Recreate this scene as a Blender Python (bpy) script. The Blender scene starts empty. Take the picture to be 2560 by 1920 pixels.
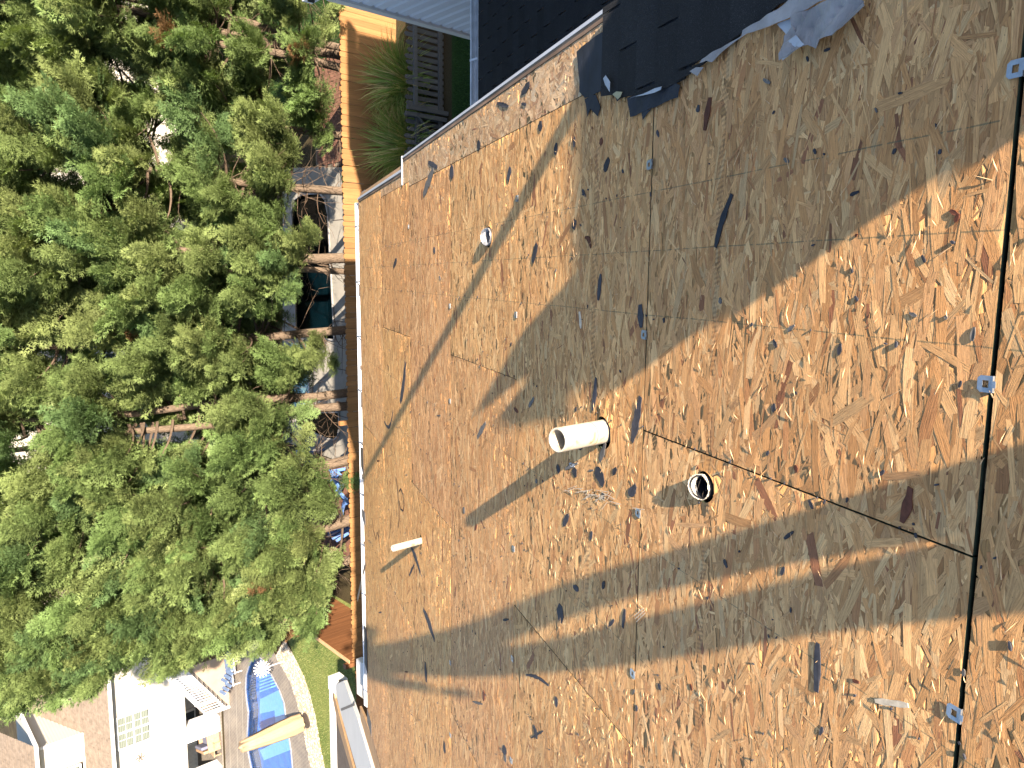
import bpy, bmesh, math, random
import numpy as np
from mathutils import Vector, Matrix
from mathutils.geometry import tessellate_polygon

sc = bpy.context.scene
COL = sc.collection
rnd = random.Random(7)
nrg = np.random.default_rng(11)

# ------------------------------------------------------------------ camera
CAMZ = 12.0                      # the phone is 12 m above the back yards
FPX, CX, CY = 1910.0, 1280.0, 960.0
SLOPE = math.radians(22.62)      # 5-in-12 roof
def _n(v): return v / np.linalg.norm(v)
_X = -_n(np.array([-130., 13740., 1910.]))
_d = np.array([-679., -272., 1910.]); _d = _n(_d - _d.dot(_X) * _X)
_N = np.cross(_X, _d)
_Y = math.cos(SLOPE) * _d + math.sin(SLOPE) * _N
_Z = -math.sin(SLOPE) * _d + math.cos(SLOPE) * _N
RW = np.array([_X, _Y, _Z])      # camera frame -> world
CAMP = np.array([0., 0., CAMZ])
cam_d = bpy.data.cameras.new('camera'); cam = bpy.data.objects.new('camera', cam_d); COL.objects.link(cam)
cam_d.sensor_width = 36.0; cam_d.lens = FPX / 2560 * 36.0
cam_d.clip_start = 0.02; cam_d.clip_end = 1000
mw = Matrix.Identity(4)
for i in range(3):
    mw[i][0] = RW[i][0]; mw[i][1] = -RW[i][1]; mw[i][2] = -RW[i][2]; mw[i][3] = CAMP[i]
cam.matrix_world = mw
sc.camera = cam

# ------------------------------------------------------------------ light
SUN_EL = math.radians(26.5); SUN_TO = Vector((0.4325, -0.7840, 0.4460)).normalized()
world = bpy.data.worlds.new('World'); sc.world = world; world.use_nodes = True
wn = world.node_tree.nodes; wl = world.node_tree.links
sky = wn.new('ShaderNodeTexSky'); sky.sky_type = 'NISHITA'; sky.sun_disc = False
sky.sun_elevation = SUN_EL; sky.sun_rotation = math.radians(151.1)
sky.air_density = 1.0; sky.dust_density = 1.0; sky.ozone_density = 1.0
bg = wn['Background']; wl.new(sky.outputs[0], bg.inputs[0]); bg.inputs[1].default_value = 0.070
sl = bpy.data.lights.new('sun', 'SUN'); sun = bpy.data.objects.new('sun', sl); COL.objects.link(sun)
sl.energy = 5.0; sl.angle = math.radians(0.5); sl.color = (1.0, 0.84, 0.66)
sun.rotation_euler = (-SUN_TO).to_track_quat('-Z', 'Y').to_euler()
vs = sc.view_settings; vs.view_transform = 'Standard'; vs.look = 'None'; vs.gamma = 1; vs.use_curve_mapping = False
vs.exposure = 2.25

# ------------------------------------------------------------------ pixel helpers (photo pixels -> points)
def ray(x, y): return RW @ np.array([x - CX, y - CY, FPX])
def at_z(x, y, z=0.0):
    r = ray(x, y); return CAMP + r * ((z - CAMZ) / r[2])
def at_y(x, y, Y):
    r = ray(x, y); return CAMP + r * (Y / r[1])
HP = 1.244
DW = RW @ _d; NW = RW @ _N; XW = np.array([1., 0., 0.])
OR = CAMP - HP * NW                       # origin of the roof frame (X, t down the slope, n)
RM = Matrix.Identity(4)
for i in range(3):
    RM[i][0] = XW[i]; RM[i][1] = DW[i]; RM[i][2] = NW[i]; RM[i][3] = OR[i]
def rs(x, y, off=0.0):
    r = ray(x, y); p = r * ((off - HP) / r.dot(NW)); return float(p[0]), float(p.dot(DW))
def roofp(X, t, n=0.0): return OR + X * XW + t * DW + n * NW

# ------------------------------------------------------------------ mesh helpers
class MB:
    def __init__(s): s.v = []; s.f = []; s.mi = []; s.cur = 0
    def add(s, vs_, fs):
        b = len(s.v); s.v += [tuple(map(float, p)) for p in vs_]
        s.f += [tuple(b + i for i in f) for f in fs]; s.mi += [s.cur] * len(fs); return s
    def box(s, x0, x1, y0, y1, z0, z1, M=None):
        p = [(x, y, z) for z in (z0, z1) for y in (y0, y1) for x in (x0, x1)]
        if M is not None: p = [tuple(M @ Vector(q)) for q in p]
        return s.add(p, [(0, 2, 3, 1), (4, 5, 7, 6), (0, 1, 5, 4), (2, 6, 7, 3), (0, 4, 6, 2), (1, 3, 7, 5)])
    def bar(s, a, b, w, h, up=(0, 0, 1)):
        a = Vector(a); b = Vector(b); d = (b - a); L = d.length; d.normalize(); up = Vector(up)
        sd = d.cross(up)
        if sd.length < 1e-4: sd = d.cross(Vector((0, 1, 0)))
        sd.normalize(); u = sd.cross(d)
        p = []
        for e in (a, b):
            for i, j in ((-1, -1), (1, -1), (1, 1), (-1, 1)): p.append(e + sd * (i * w / 2) + u * (j * h / 2))
        return s.add(p, [(3, 2, 1, 0), (4, 5, 6, 7), (0, 1, 5, 4), (1, 2, 6, 5), (2, 3, 7, 6), (3, 0, 4, 7)])
    def prism(s, poly, z0, z1, holes=(), M=None):
        loops = [list(poly)] + [list(h) for h in holes]
        flat = [p for l in loops for p in l]; n = len(flat)
        tris = tessellate_polygon([[Vector((p[0], p[1], 0)) for p in l] for l in loops])
        vs_ = [(p[0], p[1], z0) for p in flat] + [(p[0], p[1], z1) for p in flat]
        fs = []
        for a, b, c in tris:
            A, B, C_ = flat[a], flat[b], flat[c]
            o = (B[0]-A[0])*(C_[1]-A[1]) - (B[1]-A[1])*(C_[0]-A[0])
            if o < 0: a, c = c, a
            fs.append((c, b, a)); fs.append((a+n, b+n, c+n))
        k = 0
        for l in loops:
            m = len(l)
            for i in range(m): fs.append((k+i, k+(i+1) % m, k+(i+1) % m+n, k+i+n))
            k += m
        if M is not None: vs_ = [tuple(M @ Vector(q)) for q in vs_]
        return s.add(vs_, fs)
    def tube(s, pts, r, seg=8, cap=True):
        pts = [Vector(p) for p in pts]; rr = r if isinstance(r, (list, tuple)) else [r] * len(pts)
        base = len(s.v); vs_ = []; prev = None
        for i, p in enumerate(pts):
            d = (pts[min(i+1, len(pts)-1)] - pts[max(i-1, 0)]).normalized()
            if prev is None:
                prev = d.orthogonal().normalized()
            else:
                prev = (prev - d * prev.dot(d)).normalized()
            q = d.cross(prev)
            for k in range(seg):
                a = 2*math.pi*k/seg; vs_.append(p + (prev*math.cos(a) + q*math.sin(a)) * rr[i])
        fs = []
        for i in range(len(pts)-1):
            for k in range(seg):
                fs.append((i*seg+k, i*seg+(k+1) % seg, (i+1)*seg+(k+1) % seg, (i+1)*seg+k))
        if cap:
            fs.append(tuple(range(seg-1, -1, -1))); fs.append(tuple((len(pts)-1)*seg+k for k in range(seg)))
        return s.add(vs_, fs)
    def build(s, name, mat, parent=None, frame=None, smooth=False, bevel=0):
        me = bpy.data.meshes.new(name); me.from_pydata(s.v, [], s.f); me.update()
        mats = mat if isinstance(mat, (list, tuple)) else [mat]
        for m in mats: me.materials.append(m)
        if len(mats) > 1: me.polygons.foreach_set('material_index', s.mi)
        if smooth: me.polygons.foreach_set('use_smooth', [True]*len(s.f))
        o = bpy.data.objects.new(name, me)
        place(o, parent, frame)
        if bevel:
            b = o.modifiers.new('bevel', 'BEVEL'); b.width = bevel; b.segments = 2; b.limit_method = 'ANGLE'
        return o
def place(o, parent=None, frame=None):
    """frame: matrix of the object's own coordinates in the world"""
    COL.objects.link(o)
    M = frame.copy() if frame is not None else Matrix.Identity(4)
    o['_m'] = 0
    WM[o.name] = M
    if parent is not None:
        o.parent = parent; M = WM[parent.name].inverted() @ M
    o.matrix_basis = M
    del o['_m']
    return o
WM = {}
def tag(o, label=None, cat=None, group=None, kind=None):
    if label: o['label'] = label
    if cat: o['category'] = cat
    if group: o['group'] = group
    if kind: o['kind'] = kind
    return o
def empty(name, loc, label=None, cat=None, group=None):
    o = bpy.data.objects.new(name, None); o.empty_display_size = 0.2
    place(o, None, Matrix.Translation(Vector(loc))); return tag(o, label, cat, group)
def inst(src, name, parent, M):
    o = bpy.data.objects.new(name, src.data); place(o, parent, M); return o
def meshnp(name, V, F, mats, parent=None, frame=None, col=None, uv=None, smooth=False, nv=3):
    me = bpy.data.meshes.new(name)
    V = np.ascontiguousarray(V, dtype=np.float32); F = np.ascontiguousarray(F, dtype=np.int32)
    me.vertices.add(len(V)); me.vertices.foreach_set('co', V.ravel())
    me.loops.add(F.size); me.loops.foreach_set('vertex_index', F.ravel())
    me.polygons.add(len(F)); me.polygons.foreach_set('loop_start', np.arange(len(F), dtype=np.int32)*F.shape[1])
    me.update(calc_edges=True)
    if smooth: me.polygons.foreach_set('use_smooth', [True]*len(F))
    if col is not None:
        a = me.attributes.new('col', 'FLOAT_COLOR', 'POINT'); c4 = np.ones((len(V), 4), np.float32); c4[:, :3] = col
        a.data.foreach_set('color', c4.ravel())
    if uv is not None:
        u = me.uv_layers.new(name='UVMap'); u.data.foreach_set('uv', np.ascontiguousarray(uv[F.ravel()], dtype=np.float32).ravel())
    for m in (mats if isinstance(mats, (list, tuple)) else [mats]): me.materials.append(m)
    me.validate(); o = bpy.data.objects.new(name, me); place(o, parent, frame); return o

# ------------------------------------------------------------------ materials
class NT:
    def __init__(s, name):
        s.m = bpy.data.materials.new(name); s.m.use_nodes = True; s.t = s.m.node_tree
        s.b = s.t.nodes['Principled BSDF']; s.out = s.t.nodes['Material Output']
    def n(s, ty, **k):
        o = s.t.nodes.new(ty)
        for a, b in k.items(): setattr(o, a, b)
        return o
    def l(s, a, b): s.t.links.new(a, b)
    def val(s, sock, v):
        if hasattr(v, 'links') or isinstance(v, bpy.types.NodeSocket): s.l(v, sock)
        else: sock.default_value = v
    def math(s, op, a, b=0.0, c=None, clamp=False):
        o = s.n('ShaderNodeMath', operation=op, use_clamp=clamp); s.val(o.inputs[0], a); s.val(o.inputs[1], b)
        if c is not None: s.val(o.inputs[2], c)
        return o.outputs[0]
    def noise(s, vec, scale=5, detail=4, rough=0.55, out=0):
        o = s.n('ShaderNodeTexNoise'); o.inputs['Scale'].default_value = scale; o.inputs['Detail'].default_value = detail
        o.inputs['Roughness'].default_value = rough
        if vec is not None: s.l(vec, o.inputs['Vector'])
        return o.outputs[out]
    def mapv(s, vec, sc_=(1, 1, 1), loc=(0, 0, 0), rot=(0, 0, 0)):
        o = s.n('ShaderNodeMapping'); o.inputs['Scale'].default_value = sc_; o.inputs['Location'].default_value = loc
        o.inputs['Rotation'].default_value = rot; s.l(vec, o.inputs['Vector']); return o.outputs[0]
    def coord(s, w='Object'): return s.n('ShaderNodeTexCoord').outputs[w]
    def ramp(s, f, stops):
        o = s.n('ShaderNodeValToRGB'); e = o.color_ramp.elements
        while len(e) < len(stops): e.new(0.5)
        for i, (p, c) in enumerate(stops): e[i].position = p; e[i].color = (*c, 1) if len(c) == 3 else c
        s.l(f, o.inputs[0]); return o.outputs[0]
    def mix(s, f, a, b, bt='MIX'):
        o = s.n('ShaderNodeMix', data_type='RGBA', blend_type=bt)
        s.val(o.inputs[0], f)
        for i, v in ((6, a), (7, b)):
            if isinstance(v, bpy.types.NodeSocket): s.l(v, o.inputs[i])
            else: o.inputs[i].default_value = (*v, 1)
        return o.outputs[2]
    def sep(s, v): o = s.n('ShaderNodeSeparateXYZ'); s.l(v, o.inputs[0]); return o.outputs
    def comb(s, x, y, z):
        o = s.n('ShaderNodeCombineXYZ')
        for i, v in enumerate((x, y, z)): s.val(o.inputs[i], v)
        return o.outputs[0]
    def bump(s, h, strength=0.3, dist=0.01, normal=None):
        o = s.n('ShaderNodeBump'); o.inputs['Strength'].default_value = strength; o.inputs['Distance'].default_value = dist
        s.l(h, o.inputs['Height']); s.l(o.outputs[0], s.b.inputs['Normal']); return o
    def col(s, c):
        if isinstance(c, bpy.types.NodeSocket): s.l(c, s.b.inputs['Base Color'])
        else: s.b.inputs['Base Color'].default_value = (*c, 1)
        return s
    def rough(s, r, spec=0.3, metal=0):
        s.b.inputs['Roughness'].default_value = r; s.b.inputs['Specular IOR Level'].default_value = spec
        s.b.inputs['Metallic'].default_value = metal; return s

def simple(name, c, r=0.6, spec=0.3, var=0.15, scale=8, bump=0.0, metal=0, stretch=(1, 1, 1), objrand=0.0, bd=0.01):
    t = NT(name); v = t.mapv(t.coord(), stretch)
    f = t.noise(v, scale, 5)
    lo = tuple(x*(1-var) for x in c); hi = tuple(min(1, x*(1+var)) for x in c)
    cc = t.ramp(f, [(0.3, lo), (0.7, hi)])
    if objrand:
        r_ = t.n('ShaderNodeObjectInfo').outputs['Random']
        g = t.math('MULTIPLY_ADD', r_, 2*objrand, 1-objrand)
        cc = t.mix(1.0, cc, t.comb(g, g, g), 'MULTIPLY')
    t.col(cc).rough(r, spec, metal)
    if bump: t.bump(f, bump, bd)
    return t.m

# --- OSB
CHALK = [0.275, 0.09, -0.115, -0.885, -1.29, -2.1, -2.9, -3.7]
def osb_mat(name, tint=(1, 1, 1)):
    t = NT(name)
    at = t.n('ShaderNodeAttribute', attribute_name='col').outputs['Color']
    uv = t.n('ShaderNodeUVMap').outputs[0]
    ob = t.coord(); ox, oy, oz = t.sep(ob)
    grain = t.noise(t.mapv(uv, (16, 330, 1)), 1.0, 4, 0.7)
    grain2 = t.noise(t.mapv(uv, (60, 900, 1)), 1.0, 2, 0.6)
    c = t.mix(1.0, at, t.ramp(grain, [(0.25, (0.52, 0.43, 0.36)), (0.48, (0.97, 0.95, 0.92)), (0.75, (1.30, 1.27, 1.20))]), 'MULTIPLY')
    c = t.mix(1.0, c, t.ramp(grain2, [(0.3, (0.84, 0.8, 0.76)), (0.7, (1.1, 1.1, 1.1))]), 'MULTIPLY')
    big = t.noise(ob, 0.9, 4)
    c = t.mix(1.0, c, t.ramp(big, [(0.3, (0.93, 0.90, 0.88)), (0.7, (1.06, 1.05, 1.02))]), 'MULTIPLY')
    # dirt specks
    sp = t.noise(ob, 160, 2, 0.5)
    c = t.mix(t.math('MULTIPLY', t.math('GREATER_THAN', sp, 0.71), 0.6), c, (0.06, 0.035, 0.02))
    wob = t.math('MULTIPLY', t.math('SUBTRACT', t.noise(ob, 3, 2), 0.5), 0.006)
    brk = t.noise(ob, 35, 3, 0.7)
    m = None
    for X in CHALK:
        k = t.math('LESS_THAN', t.math('ABSOLUTE', t.math('SUBTRACT', t.math('ADD', ox, wob), X)), 0.0016)
        m = k if m is None else t.math('MAXIMUM', m, k)
    m = t.math('MULTIPLY', m, t.math('MULTIPLY', t.math('GREATER_THAN', brk, 0.47), 0.55))
    c = t.mix(m, c, (0.03, 0.075, 0.05))
    # roller / conveyor stitch marks
    for tt, wd, sc_ in ((2.61, 0.017, 150), (1.826, 0.014, 210)):
        band = t.math('LESS_THAN', t.math('ABSOLUTE', t.math('SUBTRACT', oy, t.math('MULTIPLY_ADD', wob, 3.0, tt))), wd)
        st = t.math('GREATER_THAN', t.math('SINE', t.math('ADD', t.math('MULTIPLY', ox, sc_*2.2), t.math('MULTIPLY', oy, 120))), 0.1)
        patch = t.math('MULTIPLY', t.math('GREATER_THAN', t.noise(ob, 5, 3), 0.44), t.math('MULTIPLY_ADD', t.noise(ob, 38, 3, .7), 3.0, -.6, True))
        c = t.mix(t.math('MULTIPLY', t.math('MULTIPLY', band, st), t.math('MULTIPLY', patch, 0.36)), c, (0.075, 0.045, 0.03))
    if tint != (1, 1, 1): c = t.mix(1.0, c, tint, 'MULTIPLY')
    t.col(c).rough(0.62, 0.25)
    h = t.math('ADD', grain, t.math('MULTIPLY', grain2, 0.5))
    t.bump(h, 1.0, 0.0017)
    return t.m
M_OSB = osb_mat('osb'); M_OSBL = osb_mat('osb_pale', (0.98, 1.05, 1.15))
def edge_mat():
    t = NT('osb_edge'); t.col(t.ramp(t.noise(t.coord(), 30, 4), [(0.3, (0.012, 0.022, 0.014)), (0.7, (0.05, 0.06, 0.03))])).rough(0.8); return t.m
M_EDGE = edge_mat()
def shingle_mat(name='asphalt_shingle', base=0.018):
    t = NT(name); ob = t.coord()
    g = t.noise(ob, 420, 2, 0.7); big = t.noise(ob, 4, 4)
    c = t.ramp(g, [(0.30, (base*0.5, base*0.5, base*0.55)), (0.62, (base*1.2, base*1.25, base*1.4)), (0.74, (base*7, base*7.2, base*8))])
    c = t.mix(1.0, c, t.ramp(big, [(0.3, (0.75, 0.75, 0.78)), (0.7, (1.2, 1.2, 1.2))]), 'MULTIPLY')
    r_ = t.math('MULTIPLY_ADD', t.n('ShaderNodeObjectInfo').outputs['Random'], 0.5, 0.75)
    c = t.mix(1.0, c, t.comb(r_, r_, r_), 'MULTIPLY')
    t.col(c).rough(0.85, 0.25); t.bump(g, 0.8, 0.002); return t.m
M_SHINGLE = shingle_mat('asphalt_shingle', 0.012); M_SHINGLE2 = shingle_mat('old_shingle', 0.016)
M_FELT = simple('felt', (0.014, 0.017, 0.026), 0.65, 0.3, 0.3, 14, 0.4, bd=0.003)
M_SCRAP = simple('scrap', (0.035, 0.035, 0.043), 0.75, 0.3, 0.35, 60, 0.4, objrand=0.35, bd=0.001)
M_SCRAPG = simple('scrap_grey', (0.115, 0.105, 0.095), 0.7, 0.3, 0.3, 60, 0.3, objrand=0.2, bd=0.001)
M_RED = simple('red_flake', (0.10, 0.035, 0.02), 0.7, 0.2, 0.3, 80, 0.3, objrand=0.3, bd=0.001)
def pvc():
    t = NT('pvc'); ob = t.coord()
    g = t.noise(ob, 14, 6, 0.75); sm = t.math('GREATER_THAN', t.noise(ob, 90, 3, 0.6), 0.69)
    c = t.ramp(g, [(0.36, (0.22, 0.16, 0.10)), (0.44, (0.34, 0.30, 0.235)), (0.6, (0.38, 0.355, 0.29))])
    c = t.mix(t.math('MULTIPLY', sm, 0.6), c, (0.2, 0.15, 0.1)); t.col(c).rough(0.35, 0.5); return t.m
M_PVC = pvc()
M_WHITE = simple('white_aluminium', (0.50, 0.51, 0.53), 0.45, 0.4, 0.08, 3)
M_GUT = simple('gutter_paint', (0.66, 0.68, 0.70), 0.4, 0.45, 0.18, 9)
M_VINYL = simple('white_vinyl', (0.50, 0.50, 0.49), 0.5, 0.35, 0.05, 2)
M_METAL = simple('zinc', (0.30, 0.33, 0.37), 0.38, 0.5, 0.15, 60, 0.1, metal=0.75)
M_MEMB = simple('release_film', (0.26, 0.24, 0.235), 0.55, 0.35, 0.38, 9, 0.9, bd=0.02)
M_MEMBW = simple('bright_film', (0.36, 0.38, 0.42), 0.35, 0.5, 0.12, 12)
M_BLACK = simple('black_rubber', (0.010, 0.011, 0.014), 0.5, 0.4, 0.2, 40)
M_FOIL = simple('foil', (0.24, 0.25, 0.27), 0.4, 0.5, 0.5, 60, 0.6, metal=0.4, bd=0.002)
M_FOAM = simple('ragged_white', (0.42, 0.38, 0.31), 0.8, 0.2, 0.25, 70, 0.7, bd=0.003)
M_DARK = simple('hole_dark', (0.004, 0.004, 0.004), 0.9, 0.1)
M_OLDWOOD = simple('weathered_rake', (0.20, 0.13, 0.085), 0.8, 0.2, 0.45, 25, 0.5, stretch=(1, 0.12, 1), bd=0.003)
def fence_mat(name, c, gs=6.0):
    t = NT(name); ob = t.coord(); r_ = t.n('ShaderNodeObjectInfo').outputs['Random']
    v = t.mapv(ob, (60, 60, 2.2)); vx = t.n('ShaderNodeVectorMath', operation='ADD'); t.l(v, vx.inputs[0]); t.l(t.comb(t.math('MULTIPLY', r_, 97), 0, t.math('MULTIPLY', r_, 31)), vx.inputs[1])
    g = t.noise(vx.outputs[0], 1.0, 4, 0.6)
    kn = t.noise(t.mapv(ob, (9, 9, 5), (0, 0, 0)), 1.0, 2)
    cc = t.ramp(g, [(0.3, tuple(x*0.72 for x in c)), (0.6, c), (0.8, tuple(min(1, x*1.2) for x in c))])
    k = t.math('MULTIPLY_ADD', r_, 0.34, 0.80)
    cc = t.mix(1.0, cc, t.comb(k, t.math('MULTIPLY', k, 0.99), t.math('MULTIPLY', k, 0.95)), 'MULTIPLY')
    cc = t.mix(t.math('GREATER_THAN', kn, 0.74), cc, tuple(x*0.35 for x in c))
    t.col(cc).rough(0.6, 0.3); t.bump(g, 0.3, 0.004); return t.m
M_FENCE = fence_mat('stained_pine', (0.265, 0.140, 0.058))
M_CEDAR = fence_mat('red_cedar', (0.15, 0.065, 0.028))
M_GREYW = fence_mat('weathered_grey', (0.085, 0.088, 0.092))
M_SIDING = simple('siding', (0.34, 0.325, 0.295), 0.55, 0.3, 0.04, 2)
M_SIDINGB = simple('siding_shade_tint', (0.50, 0.53, 0.60), 0.5, 0.35, 0.04, 2)  # blue of sky-lit shade is put into this siding colour
def window_glass():
    t = NT('window_glass'); ob = t.coord(); x, y, z = t.sep(ob)
    st = t.math('GREATER_THAN', t.math('SINE', t.math('MULTIPLY', z, 95)), 0.2)
    c = t.mix(st, (0.16, 0.18, 0.16), (0.09, 0.11, 0.10)); t.col(c).rough(0.12, 0.8); return t.m
M_WIN = window_glass()
M_GLASSD = simple('dark_glass', (0.03, 0.04, 0.05), 0.15, 0.6, 0.2, 3)
M_BARK = simple('bark', (0.13, 0.098, 0.072), 0.9, 0.15, 0.45, 9, 1.0, stretch=(6, 6, 1), bd=0.03)
M_TWIG = simple('twig', (0.085, 0.062, 0.045), 0.9, 0.15, 0.3, 20)
def leaf_mat(name, stops, trans=0.25):
    t = NT(name); a = t.n('ShaderNodeAttribute', attribute_name='col').outputs['Color']
    t.col(a).rough(0.55, 0.25)
    tr = t.n('ShaderNodeBsdfTranslucent'); t.l(t.mix(1.0, a, (1.2, 1.25, 0.6), 'MULTIPLY'), tr.inputs[0])
    mx = t.n('ShaderNodeMixShader'); mx.inputs[0].default_value = trans
    t.l(t.b.outputs[0], mx.inputs[1]); t.l(tr.outputs[0], mx.inputs[2]); t.l(mx.outputs[0], t.out.inputs[0]); return t.m
M_LEAF = leaf_mat('cypress_leaf', None)
M_BLADE = leaf_mat('grass_blade', None, 0.3)
M_CONC = simple('pool_concrete', (0.235, 0.225, 0.20), 0.85, 0.2, 0.12, 3, 0.1)
def stamped():
    t = NT('stamped_concrete'); ob = t.coord()
    w = t.n('ShaderNodeTexBrick'); w.offset = 0.5
    w.inputs['Color1'].default_value = (0.165, 0.148, 0.13, 1); w.inputs['Color2'].default_value = (0.135, 0.122, 0.11, 1)
    w.inputs['Mortar'].default_value = (0.20, 0.185, 0.165, 1); w.inputs['Scale'].default_value = 2.2; w.inputs['Mortar Size'].default_value = 0.02
    t.l(t.mapv(ob, (1, 1, 1), (0, 0, 0), (0, 0, 0.8)), w.inputs['Vector'])
    c = t.mix(1.0, w.outputs[0], t.ramp(t.noise(ob, 1.2, 5), [(0.3, (0.75, 0.75, 0.78)), (0.7, (1.2, 1.18, 1.12))]), 'MULTIPLY')
    t.col(c).rough(0.6, 0.4); t.bump(w.outputs['Fac'], 0.4, 0.006); return t.m
M_STAMP = stamped()
def ground_mat(name, a, b, s1=0.7, s2=40):
    t = NT(name); ob = t.coord(); f = t.noise(ob, s1, 5); g = t.noise(ob, s2, 3, 0.7)
    c = t.mix(1.0, t.ramp(f, [(0.35, a), (0.65, b)]), t.ramp(g, [(0.3, (0.55, 0.55, 0.5)), (0.7, (1.4, 1.4, 1.3))]), 'MULTIPLY')
    t.col(c).rough(0.9, 0.1); t.bump(g, 0.7, 0.03); return t.m
M_SOIL = ground_mat('mulch_ground', (0.035, 0.027, 0.016), (0.055, 0.045, 0.025))
M_LAWN = ground_mat('lawn_turf', (0.07, 0.105, 0.03), (0.14, 0.16, 0.055), 0.8, 30)
M_LAWN2 = ground_mat('shade_turf', (0.012, 0.032, 0.009), (0.025, 0.050, 0.014), 0.8, 30)  # darker copy of the turf with shade put into its colour
M_BRICK = simple('paver_brick', (0.125, 0.065, 0.046), 0.85, 0.15, 0.25, 12, 0.3, objrand=0.25, bd=0.004)
M_JOINT = simple('paver_joint', (0.18, 0.155, 0.12), 0.9, 0.1, 0.15, 30)
def water(name, c, glossy=0.18, bumpy=0.02, sc_=2.5, ior=1.33):
    t = NT(name); t.col(c).rough(0.03, 0.5)
    tr = t.n('ShaderNodeBsdfTransparent'); tr.inputs[0].default_value = (*c, 1)
    gl = t.n('ShaderNodeBsdfGlossy'); gl.inputs[1].default_value = 0.02
    bp = t.n('ShaderNodeBump'); bp.inputs['Strength'].default_value = 0.25; bp.inputs['Distance'].default_value = bumpy
    t.l(t.noise(t.coord(), sc_, 4), bp.inputs['Height']); t.l(bp.outputs[0], gl.inputs['Normal'])
    fr = t.n('ShaderNodeFresnel'); fr.inputs[0].default_value = ior; t.l(bp.outputs[0], fr.inputs['Normal'])
    bf = t.n('ShaderNodeNewGeometry').outputs['Backfacing']
    fac = t.math('ADD', t.math('MULTIPLY', fr.outputs[0], t.math('SUBTRACT', 1.0, bf)), t.math('MULTIPLY', bf, 0.06))
    mx = t.n('ShaderNodeMixShader'); t.l(fac, mx.inputs[0]); t.l(tr.outputs[0], mx.inputs[1]); t.l(gl.outputs[0], mx.inputs[2])
    t.l(mx.outputs[0], t.out.inputs[0]); return t.m
M_WATERD = water('dark_pool_water', (0.20, 0.34, 0.38), ior=1.07); M_WATERB = water('blue_pool_water', (0.72, 0.90, 1.0))
M_LINERD = simple('dark_liner', (0.010, 0.024, 0.032), 0.6, 0.2, 0.5, 1.5)
M_LINERB = simple('blue_liner', (0.015, 0.115, 0.42), 0.6, 0.2, 0.2, 2)
M_LINERL = simple('pale_liner', (0.12, 0.28, 0.52), 0.6, 0.2, 0.1, 9)
M_CYAN = simple('cyan_liner', (0.30, 0.52, 0.55), 0.6, 0.2, 0.25, 4)
M_STONE = simple('river_stone', (0.20, 0.18, 0.15), 0.8, 0.2, 0.5, 12)
M_BEIGE = simple('umbrella_cloth', (0.29, 0.215, 0.14), 0.8, 0.15, 0.12, 5, 0.4, stretch=(8, 8, 0.6), bd=0.02)
M_TAN = simple('tan_roof', (0.145, 0.118, 0.095), 0.9, 0.15, 0.2, 6, objrand=0.12)
M_TANP = simple('tan_panel', (0.30, 0.23, 0.17), 0.8, 0.2, 0.1, 3)
M_BROWNF = simple('brown_furniture', (0.30, 0.20, 0.13), 0.7, 0.2, 0.2, 12)
M_BLUECH = simple('blue_chair_paint', (0.09, 0.18, 0.42), 0.5, 0.35, 0.12, 10)
M_BLUEL = simple('blue_lounge', (0.10, 0.15, 0.26), 0.6, 0.3, 0.15, 10)
M_CUSH = simple('grey_cushion', (0.13, 0.14, 0.20), 0.9, 0.1, 0.1, 10)
M_YEL = simple('yellow_plastic', (0.75, 0.55, 0.02), 0.5, 0.4, 0.1, 10)
M_POT = simple('dark_pot', (0.05, 0.04, 0.035), 0.6, 0.3)
M_PLY = simple('weathered_ply', (0.15, 0.115, 0.09), 0.85, 0.15, 0.4, 4, 0.3, stretch=(12, 0.7, 1), bd=0.004)
M_PLANK = simple('tan_plank', (0.38, 0.24, 0.13), 0.8, 0.2, 0.15, 6)
M_CLOTH = simple('work_cloth', (0.06, 0.07, 0.10), 0.9, 0.1, 0.2, 20)
M_SKIN = simple('skin', (0.45, 0.28, 0.20), 0.6, 0.3, 0.08, 20)
M_HAIR = simple('hair', (0.03, 0.02, 0.015), 0.7, 0.2, 0.2, 40)
M_PAPER = simple('kraft_wrap', (0.35, 0.25, 0.15), 0.8, 0.2, 0.1, 10)
M_INK = simple('marker_ink', (0.035, 0.03, 0.035), 0.8, 0.1, 0.3, 80)
M_SCUFF = simple('scuffed_wood', (0.55, 0.46, 0.34), 0.8, 0.1, 0.2, 80)

# ------------------------------------------------------------------ ground and yards
G = 0.0
def sheet(name, poly, z, mat, parent=None, kind='structure', thick=0.02):
    o = MB().prism(poly, z-thick, z).build(name, mat, parent)
    if kind: o['kind'] = kind
    return o
sheet('ground', [(-220, -160), (220, -160), (220, 260), (-220, 260)], -2.0, M_SOIL, thick=0.2)
def pz(pts): return [tuple(at_z(x, y, 0.0)[:2]) for x, y in pts]
# dark pool behind the fence: outline, near side first
POOL1 = [(-2.0, 21.62), (1.9, 21.85), (2.35, 22.0), (2.58, 22.35), (2.62, 23.6), (2.5, 24.1), (2.1, 24.32), (-2.0, 24.25)]
POOL2 = pz([(850, 1030), (851, 1070), (848, 1090), (838, 1099), (820, 1096), (748, 1064), (735, 1030)])
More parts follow.
